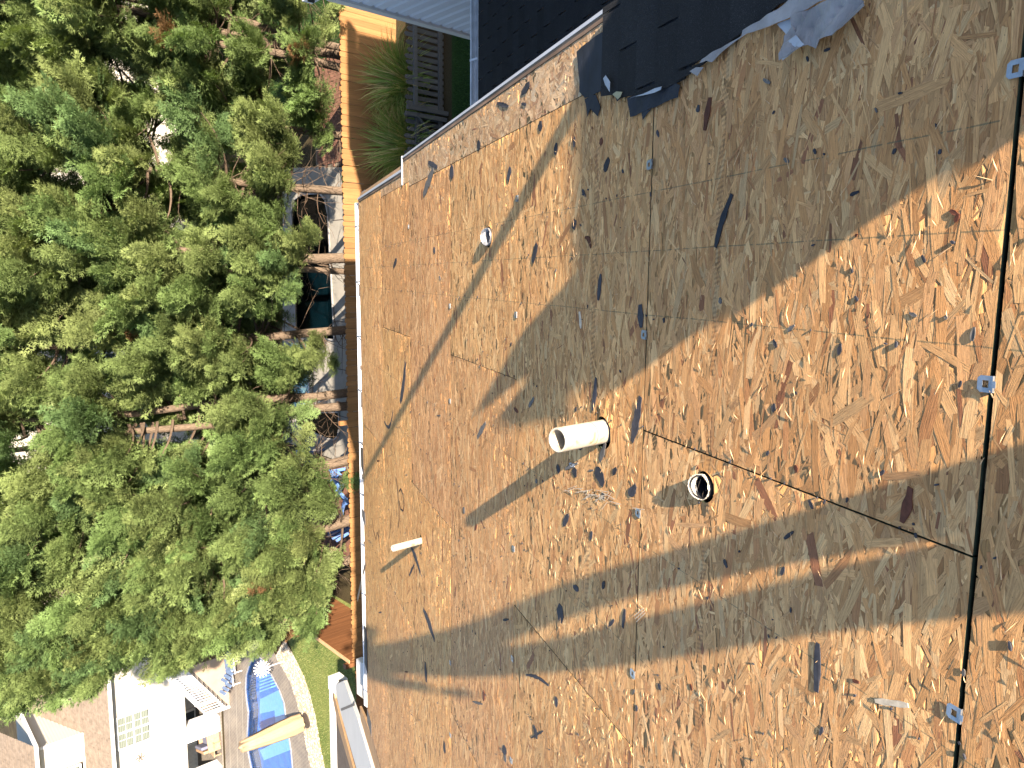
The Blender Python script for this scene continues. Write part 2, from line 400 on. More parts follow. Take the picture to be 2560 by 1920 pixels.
# blue pool: outline from the photo on the ground
BPOOL = pz([(640, 1630), (624, 1665), (617, 1690), (616, 1725), (619, 1755), (623, 1780), (621, 1815), (619, 1845), (623, 1885), (632, 1930), (650, 1990),
            (742, 1990), (734, 1920), (730, 1875), (723, 1831), (712, 1755), (700, 1722), (680, 1685), (660, 1650)])
yard = MB().prism([(-70, -30), (60, -30), (60, 75), (-70, 75)], -0.5, -0.02, holes=[POOL1, POOL2, BPOOL]).build('yard_ground', M_SOIL); yard['kind'] = 'structure'
LAWNL = [(-40, 18.6), (-10.5, 18.6), (-10.8, 26.5)] + pz([(720, 1600), (735, 1640), (760, 1690), (775, 1734), (791, 1799), (799, 1853), (812, 1920)]) + [(-22, 21.9), (-40, 19.5)]
sheet('lawn_beyond_fence', LAWNL, 0.006, M_LAWN)
sheet('shaded_lawn', [(0.5, 6.5), (9, 6.5), (9, 15.6), (0.5, 15.6)], 0.0, M_LAWN2)
sheet('lawn_right_yard', [(4.6, 18.2), (14, 18.2), (14, 30), (4.6, 30)], 0.006, M_LAWN2)
sheet('lawn_left_yard', [(-40, -2), (-5.8, -2), (-5.8, 17.4), (-40, 17.4)], 0.0, M_LAWN2)
# concrete round the dark pool
deckp = [(-5.9, 19.0), (3.1, 19.4), (3.6, 24.9), (-5.9, 25.6)]
pd = MB().prism(deckp, -0.015, 0.02, holes=[POOL1, POOL2]).build('pool_deck', M_CONC); pd['kind'] = 'structure'
mb = MB()
for x in (-4.4, -2.9, -1.4, 0.2, 1.7): mb.box(x-0.012, x+0.012, 19.2, 21.55, 0.0203, 0.0235)
mb.build('deck_joint', M_POT, pd)
tag(pd, kind='structure')
def pool(name, poly, liner, wat, depth, label, wl=-0.06):
    e = empty(name, (poly[0][0], poly[0][1], 0), label, 'swimming pool')
    n = len(poly); m = MB()
    v = [(p[0], p[1], -depth) for p in poly] + [(p[0], p[1], 0.0) for p in poly]
    m.add(v, [tuple(range(n))] + [(i, (i+1) % n, (i+1) % n+n, i+n) for i in range(n)])
    m.build('basin', liner, e)
    MB().add([(p[0], p[1], wl) for p in poly], [tuple(range(n))] if sum(poly[i][0]*poly[(i+1) % n][1]-poly[(i+1) % n][0]*poly[i][1] for i in range(n)) > 0 else [tuple(range(n-1, -1, -1))]).build('water', wat, e)
    c = MB(); ctr = Vector((sum(p[0] for p in poly)/n, sum(p[1] for p in poly)/n, 0))
    for i in range(n):
        a = Vector((*poly[i], 0.045)); b = Vector((*poly[(i+1) % n], 0.045)); d = (b-a).normalized()
        c.bar(a-d*0.02, b+d*0.02, 0.05, 0.035)
    return e, c
M_COPE = simple('coping_grey', (0.27, 0.27, 0.27), 0.6)
e, c = pool('swimming_pool', POOL1, M_LINERD, M_WATERD, 1.2, 'dark rounded pool behind the tall plank fence with white rim')
c.build('coping', M_COPE, e)
e, c = pool('swimming_pool', POOL2, M_LINERD, M_WATERD, 1.2, 'small dark slanted end of the pool between two trunks')
c.build('coping', M_COPE, e)
e = empty('shallow_basin', (-3, 24, 0), 'pale cyan shallow basin glimpsed beside the grey concrete', 'basin')
MB().box(-4.6, -2.3, 23.3, 24.7, 0.021, 0.05).build('floor', M_CYAN, e)
MB().box(-4.6, -2.3, 24.7, 24.78, 0.021, 0.14).build('rim', M_WHITE, e)
MB().box(-4.6, -2.3, 23.22, 23.3, 0.021, 0.14).build('rim', M_WHITE, e)
# brick paving (herringbone) right and left of the dark pool
def paving(name, x0, x1, y0, y1, label_side, keep):
    base = MB().box(x0, x1, y0, y1, -0.01, 0.004).build(name, M_JOINT); base['kind'] = 'structure'
    bm_ = MB().box(-0.102, 0.102, -0.050, 0.050, 0, 0.05)
    cells = []
    s = 0.108
    nx = int((x1-x0)/s); ny = int((y1-y0)/s)
    for i in range(nx+1):
        for j in range(ny+1):
            k = (i + j) % 4
            if k == 0: cells.append((x0+(i+1)*s, y0+(j+0.5)*s, 0.0))
            elif k == 2: cells.append((x0+(i+0.5)*s, y0+(j+1)*s, math.pi/2))
    cells = [c for c in cells if x0+0.1 < c[0] < x1-0.1 and y0+0.1 < c[1] < y1-0.1]
    cells.sort(key=keep)
    proto = None; rest = MB()
    for n_, (x, y, a) in enumerate(cells):
        M = Matrix.Translation((x, y, -0.02 + rnd.uniform(-0.002, 0.002))) @ Matrix.Rotation(a+rnd.uniform(-.01, .01), 4, 'Z')
        if n_ < 150:
            if proto is None: proto = bm_.build('brick', M_BRICK, base, M)
            else: inst(proto, 'brick', base, M)
        else: rest.box(-0.102, 0.102, -0.050, 0.050, 0, 0.05, M)
    if rest.v:
        o = rest.build('paving_bricks', M_BRICK, base); o['kind'] = 'stuff'
    return base
paving('brick_patio', 3.3, 6.6, 18.4, 22.6, 'r', lambda c: (c[0]-4.2)**2 + (c[1]-19.4)**2)
paving('brick_terrace', -9.2, -5.95, 18.6, 23.5, 'l', lambda c: (c[0]+7.0)**2 + (c[1]-20.0)**2)

# ------------------------------------------------------------------ tall plank fence
FY = 18.0
def fence_board(h=1.70, w=0.136, th=0.018):
    a = w/2; cpr = 0.032
    return MB().prism([(-a, 0), (a, 0), (a, h-cpr), (a-cpr, h), (-a+cpr, h), (-a, h-cpr)], -th/2, th/2, M=Matrix.Rotation(math.pi/2, 4, 'X'))
fence = empty('plank_fence', (0, FY, 0), 'long golden dog-eared plank fence running below the eave in front of the trees', 'fence')
protos = [fence_board(1.69+dh) for dh in (0, 0.012, -0.014)]; po = []
x = 7.4; i = 0
while x > -10.75:
    M = Matrix.Translation((x, FY + rnd.uniform(-0.004, 0.004), 0.02)) @ Matrix.Rotation(rnd.uniform(-0.006, 0.006), 4, 'Y')
    k = i % 3
    if len(po) <= k: po.append(protos[k].build('fence_board', M_FENCE, fence, M))
    else: inst(po[k], 'fence_board', fence, M)
    x -= 0.1405; i += 1
for z in (0.3, 0.95, 1.55): MB().box(-10.8, 7.5, FY+0.02, FY+0.06, z, z+0.09).build('fence_rail', M_FENCE, fence)
for k in range(8): MB().box(7.2-k*2.44-0.045, 7.2-k*2.44+0.045, FY+0.062, FY+0.15, 0, 1.66).build('fence_post', M_FENCE, fence)
MB().box(-3.98, -3.86, FY+0.02, FY+0.11, 1.2, 1.92).build('fence_post', M_FENCE, fence)['label'] = 'post standing up above the board tops'
# second fence running away from us at the left
cf = empty('cedar_fence', (-10.75, 18, 0), 'dark red cedar fence running away from the plank fence into the trees', 'fence')
pb = None
for k in range(62):
    M = Matrix.Translation((-10.72 + rnd.uniform(-.004, .004), 18.02 + k*0.142, 0.02)) @ Matrix.Rotation(math.pi/2, 4, 'Z')
    if pb is None: pb = fence_board(1.78).build('fence_board', M_CEDAR, cf, M)
    else: inst(pb, 'fence_board', cf, M)
MB().box(-10.78, -10.68, 17.98, 26.9, 1.80, 1.83).build('cap_rail', M_PLANK, cf)
MB().box(-10.9, -10.78, FY-0.05, FY+0.09, 0, 1.95).build('fence_post', M_CEDAR, cf)
# fence further left, seen as a dark brown face under the eave
ff = empty('brown_fence', (-11, FY, 0), 'dark brown fence stub in shade just left of the cedar fence corner', 'fence')
pb = None
for k in range(14):
    M = Matrix.Translation((-10.98-k*0.141, FY, 0.0))
    if pb is None: pb = fence_board(1.62).build('fence_board', M_CEDAR, ff, M)
    else: inst(pb, 'fence_board', ff, M)
# weathered picket fence with gate
PY = 15.85
pf = empty('picket_fence', (5.5, PY, 0), 'weathered grey picket fence with two rails beside the tall ornamental grass', 'fence')
def picket(h): return MB().prism([(-0.05, 0), (0.05, 0), (0.05, h-0.05), (0, h), (-0.05, h-0.05)], -0.011, 0.011, M=Matrix.Rotation(math.pi/2, 4, 'X'))
pp = [picket(h) for h in (1.12, 1.16, 1.08)]; pq = []
for k in range(22):
    M = Matrix.Translation((4.15+k*0.155, PY+0.05, 0.03)) @ Matrix.Rotation(rnd.uniform(-.03, .03), 4, 'Y')
    if k < 3: pq.append(pp[k].build('picket', M_GREYW, pf, M))
    else: inst(pq[k % 3], 'picket', pf, M)
for z in (0.12, 0.86): MB().box(4.05, 7.6, PY-0.03, PY+0.03, z, z+0.10).build('rail', M_GREYW, pf)
for xx in (4.02, 6.6): MB().box(xx-0.05, xx+0.05, PY-0.12, PY-0.03, 0, 1.2).build('post', M_GREYW, pf)
gt = empty('picket_gate', (3.2, PY, 0), 'weathered grey picket gate with diagonal braces hanging beside the fence', 'gate')
for k in range(11):
    M = Matrix.Translation((2.35+k*0.15, PY+0.05, 0.06)) @ Matrix.Rotation(rnd.uniform(-.03, .03), 4, 'Y')
    inst(pq[k % 3], 'picket', gt, M)
for z in (0.12, 0.82): MB().box(2.3, 3.92, PY-0.03, PY+0.03, z, z+0.10).build('rail', M_GREYW, gt)
MB().bar((3.9, PY-0.05, 0.95), (3.1, PY-0.05, 0.15), 0.035, 0.1, (0, 1, 0)).build('brace', M_GREYW, gt)
MB().bar((2.35, PY-0.05, 0.95), (3.1, PY-0.05, 0.15), 0.035, 0.1, (0, 1, 0)).build('brace', M_GREYW, gt)
MB().box(3.82, 3.92, PY-0.09, PY-0.04, 0.02, 1.25).build('stile', M_GREYW, gt)

# ------------------------------------------------------------------ blades and foliage helpers
def blades(n, cx_, cy_, rad, hmin, hmax, spread, w, cols, seed=1):
    r = np.random.default_rng(seed)
    a = r.uniform(0, 2*np.pi, n); rr = rad*np.sqrt(r.uniform(0, 1, n)); bx = cx_+rr*np.cos(a); by = cy_+rr*np.sin(a)
    az = a + r.normal(0, 0.5, n); L = r.uniform(hmin, hmax, n); le = r.uniform(0.15, 1.0, n)*spread
    S = 6; V = []; wv = np.array([1, 0.95, 0.85, 0.65, 0.4, 0.05])
    side = np.stack([-np.sin(az), np.cos(az), np.zeros(n)], 1)
    pos = np.stack([bx, by, np.zeros(n)], 1); out = []
    th = np.zeros(n) + 0.05
    for s_ in range(S):
        out.append(pos - side*(w*wv[s_])/2); out.append(pos + side*(w*wv[s_])/2)
        st = L/(S-1)
        pos = pos + np.stack([np.cos(az)*np.sin(th), np.sin(az)*np.sin(th), np.cos(th)], 1)*st[:, None]
        th = th + le*0.55
    V = np.stack(out, 1).reshape(-1, 3)
    F = []
    for s_ in range(S-1): F.append([2*s_, 2*s_+1, 2*s_+3, 2*s_+2])
    F = (np.arange(n)[:, None, None]*(2*S) + np.array(F)[None]).reshape(-1, 4)
    c = np.array(cols); t_ = r.uniform(0, 1, n)[:, None]; cc = c[0]*(1-t_)+c[1]*t_; dry = r.uniform(0, 1, n) > 0.82
    cc[dry] = c[2]; return V, F, np.repeat(cc, 2*S, axis=0)
for nm, cx_, cy_, n_, lab in (('ornamental_grass', 4.9, 16.9, 1500, 'sunlit clump of tall yellow-green ornamental grass near the siding corner'),
                              ('ornamental_grass', 3.3, 16.8, 1700, 'shaded clump of arching green ornamental grass beside the picket gate')):
    V, F, cc = blades(int(n_*.5), 0, 0, 0.40, 0.9, 1.8, 1.0, 0.036, [(0.14, 0.24, 0.05), (0.26, 0.31, 0.09), (0.45, 0.38, 0.18)], int(cx_*10))
    e = empty(nm, (cx_, cy_, 0), lab, 'ornamental grass', 'ornamental grass clumps by the fence')
    o = meshnp('blades', V, F, M_BLADE, e, Matrix.Translation((cx_, cy_, 0)), cc); o['kind'] = 'stuff'
V, F, cc = blades(420, 0, 0, 0.5, 0.6, 1.3, 0.9, 0.028, [(0.09, 0.17, 0.03), (0.16, 0.21, 0.05), (0.35, 0.28, 0.12)], 5)
e = empty('ornamental_grass', (4.1, 16.75, 0), 'low tangled ornamental grass filling between the two tall clumps', 'ornamental grass', 'ornamental grass clumps by the fence')
meshnp('blades', V, F, M_BLADE, e, Matrix.Translation((4.1, 16.75, 0)), cc)['kind'] = 'stuff'
# short turf
def turf(name, poly_test, x0, x1, y0, y1, n, cols, seed):
    r = np.random.default_rng(seed); P = np.stack([r.uniform(x0, x1, n), r.uniform(y0, y1, n)], 1)
    P = P[[poly_test(p) for p in P]]; n = len(P)
    h = r.uniform(0.03, 0.075, n); a = r.uniform(0, 6.28, n); w = 0.008
    s = np.stack([np.cos(a), np.sin(a), np.zeros(n)], 1)*w; b = np.stack([P[:, 0], P[:, 1], np.zeros(n)], 1)
    tip = b + np.stack([r.normal(0, .02, n), r.normal(0, .02, n), h], 1)
    V = np.stack([b-s, b+s, tip], 1).reshape(-1, 3); F = np.arange(3*n).reshape(-1, 3)
    t_ = r.uniform(0, 1, n)[:, None]; cc = np.array(cols[0])*(1-t_)+np.array(cols[1])*t_
    o = meshnp(name, V, F, M_BLADE, None, None, np.repeat(cc, 3, axis=0)); o['kind'] = 'stuff'; return o
def inpoly(poly):
    def f(p):
        c = False; n = len(poly); j = n-1
        for i in range(n):
            if (poly[i][1] > p[1]) != (poly[j][1] > p[1]) and p[0] < (poly[j][0]-poly[i][0])*(p[1]-poly[i][1])/(poly[j][1]-poly[i][1])+poly[i][0]: c = not c
            j = i
        return c
    return f
o = turf('lawn_grass', inpoly(LAWNL), -20, -10.6, 19.2, 27, 42000, ((0.10, 0.15, 0.04), (0.23, 0.23, 0.10)), 3); tag(o, 'sunlit striped short lawn beyond the fence at left', 'grass')
o = turf('shade_grass', lambda p: True, 1.0, 7, 9, 15.5, 26000, ((0.02, 0.06, 0.012), (0.05, 0.10, 0.025)), 4); tag(o, 'dark shaded lawn between the picket fence and the gutter', 'grass')  # blade colours darkened to carry the lawn's shade
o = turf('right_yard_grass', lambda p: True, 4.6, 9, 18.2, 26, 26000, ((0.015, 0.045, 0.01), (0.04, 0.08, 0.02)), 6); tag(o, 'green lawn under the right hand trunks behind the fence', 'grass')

# ------------------------------------------------------------------ cypress trees
def frond(rng, L=0.42, nb=11):
    tris = []; 
    def leaf(p, d, l, w, up):
        s = np.cross(d, up); s = s/np.linalg.norm(s)*w/2
        tris.append([p - s, p + s, p + d*l + np.array([0, 0, rng.normal(0, .006)])])
    X_ = np.array([1., 0, 0]); Zu = np.array([0, 0, 1.])
    for i in range(nb):
        u = (i+0.6)/nb; p = np.array([u*L, rng.normal(0, .004), 0.10*L*math.sin(u*2.2)])
        for sg in (-1, 1):
            bl = L*0.46*(1-u)**0.75*(0.75+rng.uniform(0, .4)) + 0.03
            an = math.radians(42+rng.normal(0, 8)); d = np.array([math.cos(an), sg*math.sin(an), rng.normal(0.05, .18)]); d /= np.linalg.norm(d)
            m = max(2, int(bl/0.042))
            for k in range(m):
                q = p + d*bl*(k+0.3)/m
                for s2 in (-1, 1):
                    a2 = math.radians(34+rng.normal(0, 10))*s2
                    d2 = np.array([d[0]*math.cos(a2)-d[1]*math.sin(a2), d[0]*math.sin(a2)+d[1]*math.cos(a2), d[2]+rng.normal(0, .25)]); d2 /= np.linalg.norm(d2)
                    leaf(q, d2, rng.uniform(.045, .08), rng.uniform(.014, .022), Zu)
            leaf(p+d*bl*0.85, d, 0.06, 0.014, Zu)
    leaf(np.array([L*0.93, 0, 0.1*L*math.sin(2.0)]), X_, 0.08, 0.016, Zu)
    return np.array(tris)
FR = [frond(np.random.default_rng(s), 0.40+0.05*(s % 3), 9) for s in range(5)]
def basis(d, roll):
    d = d/np.linalg.norm(d, axis=1, keepdims=True)
    up = np.tile(np.array([0, 0, 1.]), (len(d), 1)); s = np.cross(up, d); s /= (np.linalg.norm(s, axis=1, keepdims=True)+1e-6)
    u = np.cross(d, s); c = np.cos(roll)[:, None]; sn = np.sin(roll)[:, None]
    s2 = s*c + u*sn; u2 = np.cross(d, s2); return d, s2, u2
def fronds_mesh(P, D, roll, scale, cols, rng):
    Vs = []; Cs = []
    var = rng.integers(0, len(FR), len(P)); a, b, c = basis(D, roll)
    for k in range(len(FR)):
        m = var == k
        if not m.any(): continue
        T = FR[k]; B = np.stack([a[m], b[m], c[m]], 2)*scale[m][:, None, None]
        V = np.einsum('nij,tkj->ntki', B, T) + P[m][:, None, None, :]
        Vs.append(V.reshape(-1, 3))
        cc = np.repeat(cols[m], T.shape[0]*3, axis=0)
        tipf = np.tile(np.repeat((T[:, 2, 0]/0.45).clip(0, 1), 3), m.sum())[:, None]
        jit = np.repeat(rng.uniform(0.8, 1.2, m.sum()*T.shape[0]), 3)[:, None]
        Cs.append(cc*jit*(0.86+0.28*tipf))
    V = np.concatenate(Vs); C_ = np.concatenate(Cs); return V, np.arange(len(V)).reshape(-1, 3), C_
TREES = []
def cypress(x, y, h, R_, zlow, lean, trunks, label, seed, dens=1.0, yb=None, tr=0.16):
    rng = np.random.default_rng(seed)
    t = empty('cypress_tree', (x, y, 0), label, 'tree', 'cypress trees in a row behind the fence')
    m = MB()
    for (dx, dy, r0) in trunks:
        pts = []; rr = []
        for k in range(12):
            u = k/11; z = u*h*0.93
            pts.append((x+dx*(1+u*0.6)+lean[0]*z + 0.05*math.sin(z*1.3+dx*9), y+dy*(1+u*.5)+lean[1]*z, z)); rr.append(r0*(1-u)**0.8+0.015)
        rr[0] *= 1.25; m.tube(pts, rr, 12)
    m.build('trunk', M_BARK, t, smooth=True)
    bm_ = MB(); P = []; D = []; Cl = []
    nbr = int(84*dens*(h/13))
    for b in range(nbr):
        u = rng.uniform(0, 1)**0.85; z0 = zlow + u*(h-zlow-0.6)
        az = rng.uniform(0, 2*np.pi)
        if rng.uniform() < 0.42: az = -np.pi/2 + rng.normal(0, 0.9)          # a few more on the open, sunny side
        w_ = R_*(0.32+0.68*(1-u)**0.7)*rng.uniform(0.75, 1.12)
        if u < .12: w_ *= 0.8
        el0 = rng.uniform(-0.15, 0.25)+0.25*u
        n = 7; pos = np.array([x+lean[0]*z0, y+lean[1]*z0, z0]); el = el0; pts = [pos.copy()]
        for k in range(n):
            d = np.array([math.cos(az)*math.cos(el), math.sin(az)*math.cos(el), math.sin(el)]); pos = pos + d*w_/n*1.05; pts.append(pos.copy()); el += 0.10; az += rng.normal(0, .06)
        bm_.tube(pts, [0.032*(1-k/8)+0.006 for k in range(len(pts))], 4, False)
        hue = rng.uniform(0, 1); base = np.array([0.105, 0.165, 0.055])*(1-hue) + np.array([0.155, 0.190, 0.070])*hue
        if rng.uniform() < 0.12: base = np.array([0.095, 0.155, 0.060])
        # feathery plumes along the outer part of the branch
        npl = max(3, int(7.6*dens))
        for q in range(npl):
            f = 1.0 if q == 0 else rng.uniform(.25, .95)
            ii = f*n; i0 = min(n-1, int(ii)); c = pts[i0]+(pts[i0+1]-pts[i0])*(ii-i0)
            dd = pts[i0+1]-pts[i0]; dd /= np.linalg.norm(dd)
            ax = dd*rng.uniform(.6, 1.1)+np.array([0, 0, rng.uniform(.25, .9)])+rng.normal(0, .38 if q else .12, 3); ax /= np.linalg.norm(ax)
            Lp = rng.uniform(.45, .85)*(1.1-.35*u); nf = 14
            uu = np.sqrt(rng.uniform(0, 1, nf)); off = rng.normal(0, 1, (nf, 3))*(.115*(1.15-uu))[:, None]
            off[:, 2] *= .7
            P.append(c+ax[None]*(uu*Lp-.1)[:, None]+off)
            D.append(ax[None]*1.6+off*4.0+rng.normal(0, .16, (nf, 3)))
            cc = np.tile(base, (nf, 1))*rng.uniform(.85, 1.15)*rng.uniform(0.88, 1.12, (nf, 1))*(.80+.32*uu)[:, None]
            if rng.uniform() < .006: cc[:] = (0.17, 0.10, 0.05)
            Cl.append(cc)
    P = np.concatenate(P); D = np.concatenate(D); Cl = np.concatenate(Cl)
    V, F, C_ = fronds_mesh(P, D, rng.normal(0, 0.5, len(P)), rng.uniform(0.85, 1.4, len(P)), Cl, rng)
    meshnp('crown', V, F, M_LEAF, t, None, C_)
    # bare inner twigs low on the trunk
    for b in range(46):
        z0 = rng.uniform(zlow-1.2, zlow+3.0); az = rng.uniform(0, 6.28); L = rng.uniform(.5, 1.4); el = rng.uniform(-.7, .3)
        pos = np.array([x+lean[0]*z0, y+lean[1]*z0, z0]); pts = [pos]
        for k in range(4):
            d = np.array([math.cos(az)*math.cos(el), math.sin(az)*math.cos(el), math.sin(el)]); pos = pos+d*L/4; pts.append(pos); az += rng.normal(0, .25); el += rng.normal(-.08, .2)
            if k > 0:
                a2 = az+rng.choice([-.7, .7]); e2 = el+rng.normal(0, .3); q = pos+np.array([math.cos(a2)*math.cos(e2), math.sin(a2)*math.cos(e2), math.sin(e2)])*L*.3
                bm_.tube([pos, q], [.006, .002], 3, False)
        bm_.tube(pts, [.014, .011, .008, .005, .003], 4, False)
    o = bm_.build('branches', M_TWIG, t); o['kind'] = 'stuff'
    TREES.append((t, len(F)))
    return t
T = cypress
T(5.75, 18.9, 14.5, 2.1, 1.9, (0.0, 0.03), [(-.22, 0, .10), (.05, .1, .11), (.3, .05, .09)], 'triple-trunked cypress at the right end of the row over the dark lawn', 21, 0.95)
T(7.9, 20.3, 14.0, 2.2, 2.0, (0.0, 0.02), [(0, 0, .15)], 'dark cypress half cut off at the right edge of the row', 22, 0.8)
T(3.9, 19.9, 14.0, 2.0, 1.5, (0, 0), [(0, 0, .09)], 'thin-trunked cypress over the herringbone brick patio', 23, 0.95)
T(2.2, 18.8, 13.5, 2.0, 2.5, (0.02, 0), [(0, 0, .11)], 'cypress with a lone straight trunk at the rounded right end of the dark pool', 24)
T(0.33, 18.8, 13.5, 2.1, 2.7, (0.0, 0), [(-.19, 0, .075), (.14, 0, .14)], 'cypress with one thick and one slim trunk in front of the dark pool', 25)
T(-1.55, 19.1, 13.0, 2.0, 1.9, (0, 0), [(0, 0, .12)], 'cypress whose low sprays hang over the middle of the pool', 26)
T(-3.45, 18.8, 13.2, 2.0, 2.2, (0, 0), [(.22, 0, .12), (-.16, 0, .12)], 'twin-trunked cypress by the grey concrete between the pool ends', 27)
T(-5.2, 18.9, 12.8, 2.0, 1.9, (-0.03, 0), [(0, 0, .14)], 'cypress leaning beside the blue garden chairs', 28)
T(-7.0, 19.0, 12.2, 1.9, 1.3, (-0.05, 0.02), [(0, 0, .16)], 'cypress with a leaning trunk over the left part of the fence', 29)
T(-8.4, 19.4, 11.6, 1.5, 1.3, (-0.02, 0), [(0, 0, .13)], 'leftmost cypress of the row, in front of the red cedar fence', 30)
T(4.8, 22.6, 13.5, 2.2, 4.0, (0, 0), [(0, 0, .12)], 'cypress deep in shade behind the brick patio', 33, 0.6)
T(-6.6, 21.8, 12.0, 1.7, 5.0, (0, 0), [(0, 0, .12)], 'cypress in a second row behind the blue chairs', 34, 0.55)

# leafy plants along the fence
def leafy(name, x, y, label, cat, n=14, L=0.7, w=0.16, seed=1, c=(0.05, 0.12, 0.025), z=0):
    r = random.Random(seed); e = empty(name, (x, y, z), label, cat); src = None
    for k in range(n):
        a = 2*math.pi*k/n + r.uniform(-.3, .3); el = r.uniform(0.5, 1.25); l = L*r.uniform(.7, 1.15); vs_ = []; fs = []; p = Vector((0, 0, 0.02)); S = 6
        V = []
        for s_ in range(S+1):
            u = s_/S; ww = w*math.sin(math.pi*min(1, u*0.93+0.05))**0.8*(0.3 if u < .15 else 1)
            d = Vector((math.cos(a)*math.cos(el), math.sin(a)*math.cos(el), math.sin(el))); sd = Vector((-math.sin(a), math.cos(a), 0))
            V += [p-sd*ww/2+Vector((0, 0, .02)), p, p+sd*ww/2+Vector((0, 0, .02))]
            p = p + d*l/S; el -= 0.28
        F = []
        for s_ in range(S):
            F += [(3*s_, 3*s_+1, 3*s_+4, 3*s_+3), (3*s_+1, 3*s_+2, 3*s_+5, 3*s_+4)]
        kk = r.uniform(.7, 1.5)
        meshnp('leaf', np.array([tuple(v) for v in V]), np.array(F), M_BLADE, e, Matrix.Translation((x, y, z)), np.tile(np.array(c)*kk, (len(V), 1)))
    return e
leafy('banana_plant', 3.35, 19.4, 'plant with long strap leaves beside the yellow pot right of the pool', 'plant', 9, 1.2, 0.15, 3, (0.07, 0.15, 0.03), 0.25)
leafy('broad_leaf_plant', -5.9, 18.5, 'broad dark green plant behind the fence beside the blue chairs', 'plant', 16, 1.1, 0.27, 4, (0.035, 0.10, 0.02), 0.3)
e = empty('yellow_pot', (3.0, 18.55, 0), 'bright yellow pot on a dark stand just behind the fence top', 'pot')
prof = [(0.09, 0.5), (0.14, 0.72), (0.15, 0.75), (0.12, 0.75), (0.10, 0.55)]
def lathe(prof, seg=20, M=None):
    m = MB(); V = []; F = []
    for r_, z in prof:
        for k in range(seg):
            a = 2*math.pi*k/seg; V.append((r_*math.cos(a), r_*math.sin(a), z))
    for i in range(len(prof)-1):
        for k in range(seg): F.append((i*seg+k, i*seg+(k+1) % seg, (i+1)*seg+(k+1) % seg, (i+1)*seg+k))
    if M is not None: V = [tuple(M @ Vector(v)) for v in V]
    return m.add(V, F)
lathe(prof, 20).build('bowl', M_YEL, e, Matrix.Translation((3.0, 18.55, 0.35)), True)
lathe([(0.16, 0), (0.17, 0.1), (0.10, 0.6), (0.12, 0.86), (0.0, 0.86)], 16).build('stand', M_POT, e, Matrix.Translation((3.0, 18.55, 0)), True)
# blue adirondack chairs
def adirondack(x, y, rz, label):
    e = empty('adirondack_chair', (x, y, 0), label, 'chair', 'blue adirondack chairs on the brick terrace')
    M = Matrix.Translation((x, y, 0)) @ Matrix.Rotation(rz, 4, 'Z')
    for k in range(5): MB().bar((-.24+k*.12, .20, .30), (-.24+k*.14-.04, .52, 1.02+0.06*(2-abs(k-2))), .1, .02, (0, 1, 0)).build('back_slat', M_BLUECH, e, M)
    for k in range(5): MB().box(-.28, .28, -.34+k*.11, -.25+k*.11, .36-k*.025, .38-k*.025).build('seat_slat', M_BLUECH, e, M)
    for sx in (-1, 1):
        MB().bar((sx*.3, -.36, 0), (sx*.3, -.36, .55), .03, .1, (0, 1, 0)).build('leg', M_BLUECH, e, M)
        MB().bar((sx*.3, -.38, .36), (sx*.3, .55, .04), .03, .12).build('leg', M_BLUECH, e, M)
        MB().box(sx*.36-.07, sx*.36+.07, -.45, .3, .55, .575).build('armrest', M_BLUECH, e, M)
    return e
adirondack(-6.55, 21.1, 2.4, 'sky blue adirondack chair showing between the leaning trunk and the leaves')
adirondack(-7.35, 20.1, 1.2, 'sky blue adirondack chair nearest the fence, half under the foliage')
adirondack(-6.1, 22.9, 3.4, 'small blue adirondack chair in shade beyond the brick edge')

# ------------------------------------------------------------------ blue pool yard, far left
e, c = pool('swimming_pool', BPOOL, M_LINERB, M_WATERB, 0.42, 'bright blue free-form pool at the far left beside the closed umbrella')
c.build('coping', simple('stamped_coping', (0.20, 0.21, 0.24), 0.6, 0.3, 0.3, 8), e)
def ledge(pts, z=-0.17): MB().prism(pz(pts), -0.40, z).build('step', M_LINERL, e)
ledge([(640, 1752), (700, 1722), (712, 1755), (723, 1831), (728, 1860), (683, 1858), (676, 1780), (640, 1788)])
ledge([(640, 1880), (683, 1858), (728, 1860), (731, 1873), (650, 1905)])
for k in range(6): ledge([(640+0*k, 1690+k*8), (668, 1680+k*8), (668, 1684+k*8), (640, 1694+k*8)], -0.15)
DECKB = pz([(553, 1560), (556, 1700), (560, 1800), (565, 1920), (575, 2000), (790, 2000), (778, 1920), (760, 1831), (756, 1810), (747, 1766), (725, 1701), (690, 1640), (640, 1560)])
o = MB().prism(DECKB, -0.015, 0.012, holes=[BPOOL]).build('stamped_patio', M_STAMP); o['kind'] = 'structure'
jm = MB()
for ya, yb in (((590, 1690), (596, 1960)), ((571, 1700), (578, 1960)), ((606, 1720), (610, 1960))):
    a = at_z(*ya); b = at_z(*yb); jm.bar((a[0], a[1], .0150), (b[0], b[1], .0150), .03, .004)
jm.build('patio_joint', M_CONC, o)
STN = pz([(690, 1640), (725, 1701), (747, 1766), (756, 1810), (760, 1831), (778, 1920), (812, 1920), (799, 1853), (791, 1799), (775, 1734), (760, 1690), (735, 1640), (712, 1600)])
sheet('pebble_bed', STN, 0.010, M_STONE)
r = np.random.default_rng(8); PS = []; f_ = inpoly(STN)
xs_ = [p[0] for p in STN]; ys_ = [p[1] for p in STN]
while len(PS) < 3600:
    p = (r.uniform(min(xs_), max(xs_)), r.uniform(min(ys_), max(ys_)))
    if f_(p): PS.append(p)
PS = np.array(PS); n = len(PS)
octa = np.array([(1, 0, 0), (-1, 0, 0), (0, 1, 0), (0, -1, 0), (0, 0, 1), (.5, .5, .7), (-.5, .5, .7), (-.5, -.5, .7), (.5, -.5, .7)])
